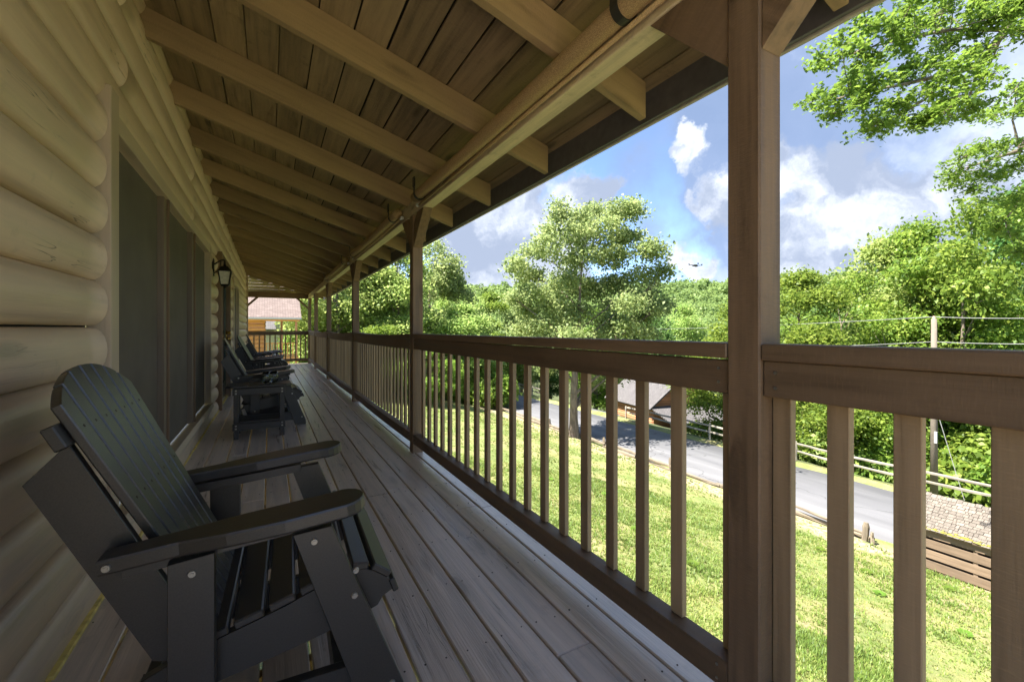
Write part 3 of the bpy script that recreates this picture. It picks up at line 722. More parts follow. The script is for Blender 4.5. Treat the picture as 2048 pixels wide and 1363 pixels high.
# ================================================================== ROLLED SHADES
def shade(y0, y1, label):
    s = thing('rolled_shade', label, 'rolled shade', 'rolled shades under the header beam')
    xc, zc = PX0 - .052, EYE + 1.132
    L = y1 - y0
    g = Geo(); n = 20; V = []; segs = 24
    for i in range(segs + 1):
        x = -L / 2 + L * i / segs; q = -.012 * math.sin(math.pi * i / segs)
        for j in range(n):
            a = 2 * math.pi * j / n; rr = .042 * (1 + .02 * math.sin(7 * x + j)); V.append((x, rr * math.cos(a), rr * math.sin(a) + q))
    Fs = [(k * n + j, (k + 1) * n + j, (k + 1) * n + (j + 1) % n, k * n + (j + 1) % n) for k in range(segs) for j in range(n)] + [tuple(range(n)), tuple(range(segs * n, segs * n + n))[::-1]]
    me = mesh('roll', V, Fs, M['shade'], True)
    mt = Matrix(((0, -1, 0, xc), (1, 0, 0, (y0 + y1) / 2), (0, 0, 1, zc), (0, 0, 0, 1)))
    obj('roll', me, s, mtx=mt)
    g = Geo(); g.cyl((xc + .030, y0 + .01, zc - .052), (xc + .030, y1 - .01, zc - .062), .010, n=10); g.obj('weight_bar', M['shade'], s, True)
    for yy_ in (y0, y1):
        sg = -1 if yy_ == y0 else 1
        g = Geo(); g.cyl((xc + .030, yy_ - sg * .02, zc - .052), (xc + .030, yy_ + sg * .03, zc - .052), .012, n=12); g.cyl((xc + .03, yy_ + sg * .03, zc - .052), (xc + .03, yy_ + sg * .038, zc - .052), .018, n=14); g.obj('end_cap', M['white'], s, True)
    for yy_ in (y0 + .20, y1 - .12):
        g = Geo(); N = 14; V = []; 
        pts = [(-.045, .12), (-.046, .06)] + [(.050 * math.cos(a), .050 * math.sin(a)) for a in np.linspace(math.pi * .95, math.pi * 2.15, 12)]
        for (a, b) in pts:
            for yo in (-.018, .018): V.append((xc + a, yy_ + yo, zc + b)); V.append((xc + a * .94, yy_ + yo, zc + b * .94))
        Fs = []
        for k in range(len(pts) - 1):
            o = 4 * k; Fs += [(o, o + 4, o + 6, o + 2), (o + 1, o + 3, o + 7, o + 5), (o, o + 1, o + 5, o + 4), (o + 2, o + 6, o + 7, o + 3)]
        Fs += [(0, 2, 3, 1), (4 * len(pts) - 4, 4 * len(pts) - 3, 4 * len(pts) - 1, 4 * len(pts) - 2)]
        g.add(V, Fs); g.box(xc - .055, xc - .046, yy_ - .022, yy_ + .022, zc + .05, zc + .13, .002); g.obj('strap', M['strap'], s)
shade(.98, 3.72, 'rolled woven tan shade strapped under the ceiling between the first two posts')
shade(4.30, 7.05, 'rolled tan shade with white end cap between second and third posts')
shade(7.62, 10.6, 'rolled tan shade between the third and fourth posts')

# ================================================================== LANTERN
ln = thing('wall_lantern', 'black carriage lantern with frosted panes on the log wall beside the door', 'lantern', loc=(-.50, 6.75, EYE + .70))
g = Geo(); g.box(-.135, -.115, -.05, .05, -.02, .20, .004); g.cyl((-.115, 0, .13), (-.04, 0, .19), .009); g.cyl((-.04, 0, .19), (0, 0, .19), .009); g.cyl((0, 0, .19), (0, 0, .14), .008)
g.cyl((-.115, 0, .02), (-.06, 0, .06), .006); g.cyl((-.06, 0, .06), (-.04, 0, .19), .006); g.obj('bracket', M['iron'], ln)
def frus(z0, r0, z1, r1): return [(sx * r, sy * r, z) for z, r in ((z0, r0), (z1, r1)) for sx, sy in ((-1, -1), (1, -1), (1, 1), (-1, 1))]
BF = [(3, 2, 1, 0), (4, 5, 6, 7), (0, 1, 5, 4), (1, 2, 6, 5), (2, 3, 7, 6), (3, 0, 4, 7)]
g = Geo(); g.add(frus(.045, .075, .065, .07), BF); g.add(frus(.0655, .062, .11, .035), BF); g.cyl((0, 0, .11), (0, 0, .15), .02, .006); g.cyl((0, 0, .15), (0, 0, .175), .012, .004)
g.obj('cap', M['iron'], ln)
g = Geo()
for sx, sy in ((-1, -1), (1, -1), (1, 1), (-1, 1)): g.cyl((sx * .044, sy * .044, -.12), (sx * .066, sy * .066, .045), .006, n=6)
g.add(frus(-.145, .035, -.12, .05), BF); g.cyl((0, 0, -.17), (0, 0, -.145), .008, .02); g.obj('cage', M['iron'], ln)
Geo().add(frus(-.119, .040, .044, .060), BF).obj('pane', M['frost'], ln)
g = Geo(); g.lathe([(.0, -.03), (.018, -.02), (.022, 0), (.012, .03), (0, .03)], 10); 

# ================================================================== CHAIRS
def arc(cx, cy, r, a0, a1, n): return [(cx + r * math.cos(a), cy + r * math.sin(a)) for a in np.linspace(a0, a1, n)]
bolt_me = {}
for s in (-1, 1):
    g = Geo(); g.cyl((0, 0, 0), (0, s * .005, 0), .0095, .0078, 12); g.cyl((0, s * .005, 0), (0, s * .0075, 0), .005, .0044, 8); bolt_me[s] = g.mesh('bolt', M['bolt'])
def make_chair():
    t = thing('adirondack_chair', 'x', 'chair', 'black adirondack glider chairs along the log wall')
    bk = M['black']
    for s in (-1, 1):
        Y0 = s * .322
        y0, y1 = (Y0 - .016, Y0 + .016)
        fl = Geo().prism([(.255, .0), (.375, .0), (.375, .05), (.165, .585), (.066, .578), (.24, .06)], y0, y1, .004).obj('leg', bk, t)
        rl = Geo().prism([(-.205, .075), (-.108, .075), (-.108, .572), (-.205, .562)], y0, y1, .004).obj('leg', bk, t)
        Geo().prism([(-.33, .0), (-.20, .0), (-.20, .055), (.252, .055), (.23, .155), (-.33, .155)], y0 - s * .035, y1 - s * .035, .004).obj('base_rail', bk, t)
        # arm: plan outline, narrow at the back and rounded at the front, tilted up to the front
        yo = s * .322
        out = [(-.335, yo - s * .045), (-.20, yo - s * .05), (-.05, yo - s * .062)] + [(.17, yo - s * .062)] + \
              [(.19 + .065 * math.cos(a), yo + s * (-.0 + .068 * math.sin(a))) for a in np.linspace(-1.4, 1.4, 9)] + \
              [(.05, yo + s * .068), (-.08, yo + s * .052), (-.18, yo + s * .028), (-.335, yo + s * .022)]
        mt = Matrix.Translation((0, 0, .617)) @ Matrix.Rotation(-R(5.5), 4, 'Y')
        Geo().prism(out, -.018, .018, .005, 'XY').obj('arm', bk, t, mtx=mt)
        Geo().prism([(-.30, .535), (.10, .57), (.10, .60), (-.30, .567)], y0 - s * .034, y1 - s * .034, .003).obj('arm_support', bk, t)
        # seat side
        ys_ = s * .262
        top = [(-.27, .26), (-.16, .305), (-.06, .33), (.05, .36), (.13, .388), (.2, .415), (.255, .415), (.30, .395), (.335, .365)]
        bot = [(.345, .33), (.315, .315), (.30, .292), (.24, .272), (.1, .24), (-.1, .205), (-.24, .19), (-.30, .21)]
        Geo().prism(top + bot, ys_ - .015, ys_ + .015, .003).obj('seat_side', bk, t)
        # back upright
        B = Vector((-.13, .33)); u = Vector((-.4445, .8958)); n_ = Vector((-.8958, -.4445))
        q = [B + u * -.06 + n_ * .015, B + u * .50 + n_ * .015, B + u * .56 + n_ * .125, B + u * -.02 + n_ * .125]
        q = [B + u * -.10 + n_ * .014, B + u * .60 + n_ * .014, B + u * .555 + n_ * .125, B + u * .02 + n_ * .125]
        Geo().prism([(p_.x, p_.y) for p_ in q], s * .243 - .014, s * .243 + .014, .003).obj('back_upright', bk, t)
        for (xa, za, xb, zb_) in ((-.275, .225, -.225, .09), (.235, .10, .265, .27)):
            a = Vector((xa, s * .284, za)); b = Vector((xb, s * .284, zb_))
            board('swing_link', a, b, .035, .006, M['link'], t, up=(0, 1, 0), c=.001)
        g = Geo()
        for (x_, z_) in ((.228, .445), (.225, .375), (.33, .09), (.12, .55), (-.157, .20), (-.13, .13), (-.155, .53)): 
            obj('bolt', bolt_me[s], t, loc=(x_, Y0 + s * .0155, z_))
        obj('bolt', bolt_me[s], t, loc=(-.315, s * .346, .586))
    # seat slats
    top = [(-.155, .31), (-.06, .335), (.05, .365), (.13, .393), (.2, .419), (.255, .42), (.30, .40), (.34, .365)]
    def prof(x):
        for (a, b) in zip(top[:-1], top[1:]):
            if a[0] <= x <= b[0]:
                k = (x - a[0]) / (b[0] - a[0]); return a[1] + k * (b[1] - a[1])
        return top[-1][1]
    for xa, xb in ((-.155, -.085), (-.073, -.003), (.009, .074), (.086, .145), (.157, .212), (.224, .272), (.283, .335)):
        za, zb_ = prof(xa), prof(xb)
        board('seat_slat', ((xa + xb) / 2, -.285, (za + zb_) / 2 + .010), ((xa + xb) / 2, .285, (za + zb_) / 2 + .010), math.hypot(xb - xa, zb_ - za), .022, bk, t, up=Vector((-(zb_ - za), 0, xb - xa)), c=.004)
    # front nose piece
    board('seat_slat', (.347, -.285, .345), (.347, .285, .345), .042, .018, bk, t, up=(1, 0, .35), c=.003)
    # fan back: seven slats
    B = Vector((-.125, 0, .335)); u = Vector((-.4445, 0, .8958)); n_ = Vector((.8958, 0, .4445))
    mt = Matrix((Vector((0, 1, 0)), u, n_)).transposed().to_4x4(); mt.translation = B
    NS = 7
    def crown(y): return .775 - .10 * (abs(y) / .28) ** 2.3
    for i in range(NS):
        c0 = (i - 3) * .0605; c1 = (i - 3) * .0775; w0, w1 = .0258, .0330
        Ltop = .775
        def edge(sgn, v): k = v / Ltop; return (c0 + sgn * w0) + k * ((c1 + sgn * w1) - (c0 + sgn * w0))
        pts = [(edge(-1, -.02), -.02), (edge(1, -.02), -.02)]
        for q in np.linspace(1, -1, 5):
            yq = c1 + q * w1; v = crown(yq); pts.append((edge(q, v) if abs(q) == 1 else c0 + (c1 - c0) * v / Ltop + q * (w0 + (w1 - w0) * v / Ltop), v))
        Geo().prism(pts, -.011, .011, .0035, 'XY').obj('back_slat', bk, t, mtx=mt)
    board('back_batten', (B + u * .62 - n_ * .025) + Vector((0, -.292, 0)), (B + u * .62 - n_ * .025) + Vector((0, .292, 0)), .06, .025, bk, t, up=n_)
    board('back_batten', (B + u * .12 - n_ * .025) + Vector((0, -.25, 0)), (B + u * .12 - n_ * .025) + Vector((0, .25, 0)), .07, .025, bk, t, up=n_)
    g = Geo()
    for i in range(NS):
        for v in (.40 + .035 * i * 0, .62):
            k = v / .775; yv = (i - 3) * (.0605 + k * .017); p_ = B + u * v + Vector((0, yv, 0))
            g.cyl(p_ + n_ * .0095, p_ + n_ * .0118, .0045, .0040, 8)
    g.obj('screw', M['nail'], t)
    board('cross_rail', (-.29, -.27, .115), (-.29, .27, .115), .028, .09, bk, t)
    board('cross_rail', (.19, -.27, .105), (.19, .27, .105), .028, .09, bk, t)
    return t
ch = make_chair()
def copy_tree(o, parent=None):
    c = o.copy(); COL.objects.link(c); c.parent = parent
    if parent is not None: c.matrix_parent_inverse = o.matrix_parent_inverse.copy()
    for k in list(o.children): copy_tree(k, c)
    return c
spots = [(0, 1.666, -2, 'large black adirondack glider in the left foreground, cut off by the photo edge'),
         (.0, 6.18, 2, 'second black adirondack glider, just behind the small side table with two glasses'),
         (-.02, 9.10, -2.5, 'third black adirondack glider, next beyond the door'),
         (.015, 11.55, 1.5, 'farthest black adirondack glider, nearest the end railing')]
for i, (x, y, a, lb) in enumerate(spots):
    o = ch if i == 0 else copy_tree(ch)
    o.location = (x, y, 0); o.rotation_euler = (0, 0, R(a)); o['label'] = lb
def make_table():
    t = thing('side_table', 'x', 'table', 'black side tables between the chairs'); bk = M['black']
    for i, (x0, x1) in enumerate(((-.30, -.102), (-.098, .098), (.102, .30))):
        y = .20; e = .05
        if i == 0: pl = [(x0, -y + e), (x0 + e, -y), (x1, -y), (x1, y), (x0 + e, y), (x0, y - e)]
        elif i == 2: pl = [(x0, -y), (x1 - e, -y), (x1, -y + e), (x1, y - e), (x1 - e, y), (x0, y)]
        else: pl = [(x0, -y), (x1, -y), (x1, y), (x0, y)]
        Geo().prism(pl, .53, .552, .004, 'XY').obj('top_slat', bk, t)
    for sx in (-1, 1):
        for sy in (-1, 1): board('leg', (sx * .21, sy * .155, 0), (sx * .21, sy * .155, .529), .045, .045, bk, t, up=(1, 0, 0))
    for sy in (-1, 1):
        board('apron', (-.24, sy * .19, .49), (.24, sy * .19, .49), .022, .07, bk, t)
        board('shelf_rail', (-.24, sy * .19, .13), (.24, sy * .19, .13), .022, .07, bk, t)
        for sx in (-1, 1):
            for z in (.475, .505, .115, .145): obj('bolt', bolt_me[sy], t, loc=(sx * .21, sy * .2005, z))
    for y in (-.125, 0, .125): board('shelf_slat', (-.185, y, .176), (.185, y, .176), .118, .02, bk, t)
    return t
tb = make_table(); tb['label'] = 'black side table with two stemless glasses, nearest the camera'; tb.location = (-.09, 5.52, 0)
tb2 = copy_tree(tb); tb2.location = (-.09, 10.35, 0); tb2['label'] = 'black side table between the third and farthest chairs'
gp = Geo().lathe([(.0, 0), (.028, 0), (.038, .02), (.044, .05), (.041, .085), (.034, .118), (.0325, .118), (.039, .085), (.0415, .05), (.036, .022), (.0, .006)], 20).mesh('tumbler', M['glass'], True)
for i, (x, y, lb) in enumerate(((-.03, 5.49, 'left of the two clear stemless glasses on the near side table'), (.045, 5.53, 'right of the two clear stemless glasses on the near side table'))):
    o = obj('stemless_glass', gp, loc=(x, y, .5525), label=lb, category='glass', group='glasses on the near side table')
g = Geo().lathe([(0, 0), (.03, 0), (.035, .09), (.032, .09), (.028, .006), (0, .006)], 16); o = g.obj('white_cup', M['white'], smooth=True); o.location = (.08, 10.33, .5525)
o['label'] = 'small pale cup standing on the farther side table'; o['category'] = 'cup'

# ================================================================== TREES
def leaf_mesh(name, pts, nrm, size, mat, tint, shape='rhomb'):
    """many leaf sprays; pts, nrm (n,3); size (n,); tint (n,)"""
    n = len(pts)
    rnd = rng.normal(size=(n, 3)); u = np.cross(nrm, rnd); u /= np.linalg.norm(u, axis=1)[:, None] + 1e-9
    v = np.cross(nrm, u)
    s = size[:, None]
    if shape == 'rhomb':
        tpl = [(-.5, 0, 0), (0, -.34, .10), (.5, 0, -.06), (0.05, .34, .10)]; quads = [(0, 1, 2, 3)]
    else:   # lobed oak leaf, folded on its midrib
        tpl = [(-.5, 0, 0), (-.22, -.14, .04), (-.30, -.30, .07), (-.02, -.14, .04), (.02, -.36, .07), (.2, -.12, .03), (.34, -.22, .04), (.52, 0, -.06),
               (.34, .22, .04), (.2, .12, .03), (.02, .36, .07), (-.02, .14, .04), (-.30, .30, .07), (-.22, .14, .04)]
        quads = [(0, 1, 3, 11, 13), (1, 2, 3), (3, 5, 9, 11), (3, 4, 5), (5, 7, 9), (5, 6, 7), (7, 8, 9), (9, 10, 11), (11, 12, 13)]
    k = len(tpl); V = np.zeros((n, k, 3))
    for i, (a, b, c) in enumerate(tpl): V[:, i] = pts + s * (a * u + b * v + c * nrm)
    V = V.reshape(-1, 3)
    me = bpy.data.meshes.new(name); me.vertices.add(n * k); me.vertices.foreach_set('co', V.ravel())
    lt = np.concatenate([np.array(q) for q in quads]); lens = np.array([len(q) for q in quads])
    loops = (np.arange(n)[:, None] * k + lt[None]).ravel(); nl = np.tile(lens, n); st = np.concatenate([[0], np.cumsum(nl)[:-1]])
    me.loops.add(len(loops)); me.loops.foreach_set('vertex_index', loops.astype(np.int32))
    me.polygons.add(len(nl)); me.polygons.foreach_set('loop_start', st.astype(np.int32)); me.polygons.foreach_set('loop_total', nl.astype(np.int32))
    at_ = me.attributes.new('tint', 'FLOAT', 'FACE'); at_.data.foreach_set('value', np.repeat(tint, len(quads)).astype(np.float32))
    me.materials.append(mat); me.update(calc_edges=True); me.validate(); return me

def crown_points(lobes_, n, up=0.55):
    """lobes: (cx,cy,cz,rx,rz)"""
    L = np.array(lobes_); wgt = L[:, 3] ** 2; wgt = wgt / wgt.sum(); idx = rng.choice(len(L), n, p=wgt)
    d = rng.normal(size=(n, 3)); d /= np.linalg.norm(d, axis=1)[:, None]
    d[:, 2] = np.where((d[:, 2] < -.35) & (rng.random(n) < .6), -d[:, 2], d[:, 2])
    r = 1 - np.abs(rng.normal(0, .22, n)); r = np.clip(r, .1, 1.12)
    p = L[idx, :3] + d * r[:, None] * np.stack([L[idx, 3], L[idx, 3], L[idx, 4]], 1)
    p += rng.normal(0, .08, (n, 3)) * L[idx, 3][:, None]
    nr = d * .8 + np.array([0, 0, up]) + rng.normal(0, .55, (n, 3)); nr /= np.linalg.norm(nr, axis=1)[:, None]
    return p, nr, d
def tree_mesh(seed, H, W, mat, n, lsize, zbot=.25, nl=26, shape='round', sparse=0.0, leafshape='rhomb', lobe=0.2, lobes_in=None):
    """crown + trunk meshes for a tree of height H and crown width W"""
    r_ = random.Random(seed); lb = []
    for i in range(nl):
        z = r_.random(); 
        if shape == 'round': env = math.sin(math.pi * min(1, (z * .86 + .14))) ** .6
        elif shape == 'cone': env = (1 - z) ** .8 * .95 + .05
        else: env = (1 - z ** 2.2) ** .5
        a = r_.uniform(0, 2 * math.pi) if i > 3 else i * 1.57; rr = W / 2 * env * math.sqrt(r_.uniform(.12, 1)) * .78
        zz = H * (zbot + (1 - zbot) * z * .9)
        s_ = W * r_.uniform(lobe * .7, lobe * 1.25) * (.6 + .5 * env)
        lb.append((rr * math.cos(a), rr * math.sin(a), zz, s_, s_ * r_.uniform(.5, .8)))
    if lobes_in: lb = lobes_in
    p, nr, d = crown_points(lb, n)
    # small scale clumping: pull leaves to twig ends
    m_ = max(60, n // 26); tips = p[rng.choice(n, m_)]; ti = rng.integers(0, m_, n)
    keep = rng.random(n) < .72
    tw = tips[ti] + rng.normal(0, lsize * 1.5, (n, 3)) * np.array([1, 1, .7])
    p = np.where(keep[:, None], tw, p)
    if sparse: sel = rng.random(n) > sparse; p, nr = p[sel], nr[sel]
    k = len(p)
    cl = np.sin(p[:, 0] * 2.1 / W * 10 + seed) * np.sin(p[:, 1] * 1.9 / W * 10 + 1.3 * seed) * np.sin(p[:, 2] * 2.0 / W * 8)
    tint = np.clip(.48 + .30 * cl + rng.normal(0, .22, k), 0, 1)
    size = lsize * rng.uniform(.55, 1.35, k)
    crown = leaf_mesh('crown', p, nr, size, mat, tint, leafshape)
    # trunk and limbs
    g = Geo(); tr = H * .016 + .05; pts = []; x = y = 0
    NS = 7
    for i in range(NS + 1):
        k = i / NS; pts.append((Vector((x, y, H * .72 * k - .3)), tr * (1.35 if i == 0 else 1 - .86 * k))); x += r_.uniform(-.012, .012) * H; y += r_.uniform(-.012, .012) * H
    for (a, ra), (b, rb) in zip(pts[:-1], pts[1:]): g.cyl(a, b, ra, rb, 9, False)
    for li, (lx, ly, lz, s_, _) in enumerate(lb):
        if lobes_in and li % 5: continue
        zt = max(H * .12, lz - math.hypot(lx, ly) * .75); k = min(NS - .01, (zt + .3) / (H * .72) * NS); i0 = int(k); st_ = pts[i0][0].lerp(pts[i0 + 1][0], k - i0); r0 = pts[i0][1] * .45
        mid = st_.lerp(Vector((lx, ly, lz)), .5) + Vector((r_.uniform(-.25, .25), r_.uniform(-.25, .25), r_.uniform(-.1, .3))) * s_ * 1.6
        g.cyl(st_, mid, r0, r0 * .6, 6, False); e_ = Vector((lx, ly, lz)); g.cyl(mid, e_, r0 * .6, r0 * .25, 5, False)
        for q in range(3):
            e2 = e_ + Vector((r_.uniform(-1, 1), r_.uniform(-1, 1), r_.uniform(-.2, .8))) * s_ * .8; g.cyl(mid.lerp(e_, .6), e2, r0 * .25, r0 * .08, 4, False)
    trunk = g.mesh('trunk', M['bark'], True)
    return trunk, crown
def place_tree(meshes, x, y, label, cat='tree', scale=1.0, rz=0, group=None, name='tree', zoff=0, sxy=None):
    t = thing(name, label, cat, group, loc=(x, y, float(terr(x, y)) + zoff), rz=rz); t.scale = (sxy or scale, sxy or scale, scale)
    obj('trunk', meshes[0], t); obj('crown', meshes[1], t); return t

p = at(1148, 868, 28.7)
OL = []
rr_ = random.Random(5)
for (px, py, r) in ((1190, 415, .75), (1165, 440, .8), (1225, 430, .85), (1262, 425, .7), (1130, 425, .55), (1110, 440, .5), (1200, 470, 1.0), (1150, 480, .9), (1250, 475, .9), (1278, 465, .6), (1095, 470, .6),
                    (1100, 505, .9), (1165, 525, 1.0), (1225, 520, 1.0), (1275, 515, .9), (1065, 500, .6), (1045, 535, .65), (1080, 550, .8), (1130, 565, 1.0), (1190, 575, 1.1), (1250, 565, 1.0), (1290, 550, .7), (1320, 560, .55),
                    (1330, 545, .4), (1035, 550, .45), (1060, 590, .8), (1110, 610, 1.0), (1170, 625, 1.0), (1235, 615, 1.0), (1285, 600, .8), (1315, 590, .5), (1045, 625, .7), (1085, 650, .8), (1140, 675, .9), (1200, 680, .9), (1255, 660, .9), (1290, 640, .6),
                    (1060, 690, .7), (1110, 710, .75), (1215, 720, .9), (1265, 710, .8), (1240, 760, .7), (1200, 770, .6), (1285, 755, .5), (1090, 740, .5), (1170, 740, .6), (1305, 625, .6), (1320, 610, .5), (1275, 690, .7), (1300, 670, .5), (1260, 735, .6), (1050, 660, .6), (1035, 600, .5), (1230, 650, .9), (1150, 640, .9)):
    for _k in range(2):
        t_ = (px - 1150 + rr_.uniform(-12, 12)) / F * 28.7; hw_ = 3.6 * max(.25, math.cos((px - 1175) / 170 * 1.4)); dd = rr_.uniform(-1, 1) * hw_ * (.45 + .55 * min(1, max(0, (py - 400) / 150)))
        OL.append((t_ * CN + dd * SN, -t_ * SN + dd * CN, EYE - (py - 659) / F * 28.7 - float(terr(p.x, p.y)), r * 1.05, r * .72))
oak = tree_mesh(3, 15.9, 10.4, M['leaf_oak'], 62000, .20, zbot=.17, nl=40, shape='dome', sparse=.1, lobe=.155, lobes_in=OL); place_tree(oak, p.x, p.y, 'tall pale green oak standing alone beside the road in the middle of the view', name='oak_tree')
B1 = tree_mesh(11, 13, 9, M['leaf_bright'], 36000, .19, zbot=.08, nl=30, lobe=.145)
B2 = tree_mesh(12, 11, 8, M['leaf_bright'], 32000, .18, zbot=.06, nl=26, lobe=.15)
Dp = tree_mesh(14, 13, 8, M['leaf_deep'], 26000, .24, zbot=.08, nl=30, lobe=.17)
Md = tree_mesh(15, 14, 9, M['leaf_mid'], 36000, .24, zbot=.10, nl=36, lobe=.17)
Mp = tree_mesh(16, 13, 8, M['leaf_oak'], 30000, .23, zbot=.08, nl=32, lobe=.17)
Cn = tree_mesh(17, 14, 5, M['leaf_deep'], 24000, .22, zbot=.08, nl=34, shape='cone', lobe=.18)
spec = [  # mesh, height, px, depth, top y, label
 (B1, 13, 1610, 29, 520, 'bright green maple just right of the thick post, behind the split rail fence'),
 (B2, 11, 1690, 31, 522, 'bright green rounded maple second right of the thick post'),
 (Md, 14, 1775, 33, 452, 'green tree rising behind the utility pole on its left side'),
 (B1, 13, 1850, 30, 415, 'bright yellow green maple directly behind the utility pole'),
 (B2, 11, 1945, 26, 362, 'bright green maple right of the utility pole, under the hanging oak branch'),
 (Dp, 13, 2010, 32, 318, 'tall dark green tree at the right edge behind the maples'),
 (B1, 13, 2110, 25, 335, 'green maple at the right edge of the view'),
 (B2, 11, 1760, 27, 600, 'low bright maple left of the utility pole and close to the fence'),
 (Dp, 13, 1650, 36, 560, 'darker green tree between the maples right of the thick post'),
 (B2, 11, 1462, 33, 590, 'yellow green maple peeking out left of the thick post beside the log cabin'),
 (Mp, 13, 870, 45, 462, 'pale leafy tree just right of the second post'),
 (Md, 14, 915, 52, 560, 'mid green tree right of the pale tree by the second post'),
 (Md, 14, 925, 42, 600, 'narrow mid green tree left of the big oak'),
 (B1, 13, 985, 55, 575, 'bright green tree filling the gap left of the big oak'),
 (Mp, 13, 1040, 58, 590, 'pale tree behind the left side of the big oak'),
 (Md, 14, 790, 40, 470, 'leafy pale tree seen left of the second post'),
 (Mp, 13, 735, 44, 450, 'pale tree seen right of the third post'),
 (Md, 14, 680, 38, 440, 'tree with bright top seen between the third and fourth posts'),
 (B1, 13, 640, 42, 480, 'bright green tree seen past the far corner post'),
 (B2, 11, 632, 40, 610, 'small bright green tree beside the orange cabin porch'),
 (B2, 11, 850, 34, 690, 'low bushy bright green tree behind the second post'),
 (B2, 11, 760, 34, 640, 'low green tree at the far edge of the lawn'),
 (Cn, 14, 1100, 60, 620, 'dark evergreen behind the big oak, left of its trunk'),
 (B1, 13, 1215, 64, 640, 'green tree behind the big oak, left of the log cabin roof'),
 (Dp, 13, 1300, 62, 610, 'dark tree rising behind the log cabin roof'),
 (Md, 14, 1370, 75, 600, 'mid green tree in the distance behind the log cabin'),
 (B2, 11, 1190, 58, 600, 'bright tree behind the right side of the big oak'),
]
for me_, h0, px, d, ty, lb in spec:
    q = at(px, 0, d); top = EYE - (ty - 659) / F * d; z0 = float(terr(q.x, q.y)); H_ = top - z0
    s = H_ / (h0 * 1.0); place_tree(me_, q.x, q.y, lb, scale=s, sxy=s ** .35 * 1.05, rz=random.uniform(0, 6), group='trees around the lawn and road', name='leafy_tree')
# undergrowth along the far fence and the lawn's end: bushes
bush = leaf_mesh('bush_leaves', *(lambda r: (r[0], r[1], .17 * rng.uniform(.6, 1.3, 7000)))(crown_points([(0, 0, .9, 1.2, .9), (.9, .3, .7, .9, .7), (-.9, -.2, .7, .9, .6), (.1, -.9, .6, .8, .6), (0, .9, .8, .8, .7)], 7000)), M['leaf_mid'], np.clip(rng.normal(.5, .25, 7000), 0, 1))
bush2 = bush.copy(); bush2.materials[0] = M['leaf_bright']
ORD = ['first', 'second', 'third', 'fourth', 'fifth', 'sixth', 'seventh', 'eighth', 'ninth', 'tenth', 'eleventh', 'twelfth', 'thirteenth', 'fourteenth', 'fifteenth', 'sixteenth']
def bushes(lst, where):
    for i, (px, d, s, b) in enumerate(lst):
        q = at(px, 0, d); o = obj('leafy_bush', bush2 if b else bush, loc=(q.x, q.y, float(terr(q.x, q.y)) - .1), rot=(0, 0, random.uniform(0, 6)), category='bush', group='bushes ' + where)
        o.scale = (s, s, s * 1.15); o['label'] = ('bright green' if b else 'mid green') + ' leafy bush ' + where + ', ' + ORD[i] + ' from the left'
bushes([(1610 + 33 * i, 29.5 - .62 * i + random.uniform(-.4, .6), random.uniform(1.2, 1.9), i % 2) for i in range(16)], 'behind the split rail fence')
bushes([(720 + 22 * i, 43 + random.uniform(-3, 4), random.uniform(1.4, 2.4), i % 3 == 0) for i in range(13)], 'at the far end of the lawn')
bushes([(640 + 9 * i, 34 + 2 * i, random.uniform(.9, 1.4), 1) for i in range(4)], 'beside the orange cabin')

# far wooded hills: one mass
n_t = 950; P_ = []; N_ = []; S_ = []
for i in range(n_t):
    th = R(random.uniform(-6, 88)); d = 85 + 230 * random.random() ** .8
    x, y = d * math.sin(th), d * math.cos(th); 
    h = random.uniform(11, 17); z0 = float(terr(x, y)); wdt = random.uniform(4, 6.5)
    k = 260 if d > 130 else 420
    lb = [(x + random.gauss(0, wdt * .35), y + random.gauss(0, wdt * .35), z0 + h * random.uniform(.4, .88), wdt * random.uniform(.4, .65), wdt * random.uniform(.35, .5)) for _ in range(6)]
    a, b, _ = crown_points(lb, k); P_.append(a); N_.append(b); S_.append(np.full(k, d * .0052) * rng.uniform(.7, 1.4, k) + random.uniform(0, .1))
TT = np.concatenate([np.clip(random.uniform(.25, .75) + rng.normal(0, .16, len(a)), 0, 1) for a in P_])
obj('far_woods', leaf_mesh('far_woods', np.concatenate(P_), np.concatenate(N_), np.concatenate(S_), M['leaf_far'], TT), kind='stuff', label='distant wooded hillside beyond the road', category='woods')

# overhanging oak at top right: trunk outside the frame to the right
ot = thing('overhanging_oak', 'leafy oak branches reaching into the upper right corner from outside the photo', 'tree', loc=(0, 0, 0))
tb0 = Vector((15.5, 1.0, 0)); tb0.z = float(terr(tb0.x, tb0.y)) - .2
g = Geo(); tp = [tb0, tb0 + Vector((.1, .1, 4)), tb0 + Vector((-.1, .2, 8)), tb0 + Vector((-.3, .3, 12)), tb0 + Vector((-.2, .4, 17))]
for k, (a, b) in enumerate(zip(tp[:-1], tp[1:])): g.cyl(a, b, .42 - .08 * k, .34 - .08 * k, 12, False)
cl = []      # (centre, radius) of leaf clusters, in world space
def region(pts, dep, rad, rep=1):
    for (px, py) in pts:
        for _ in range(rep):
            c = at(px + random.uniform(-14, 14), py + random.uniform(-12, 12), dep + random.uniform(-.9, .9)); cl.append((c, rad * random.uniform(.75, 1.2)))
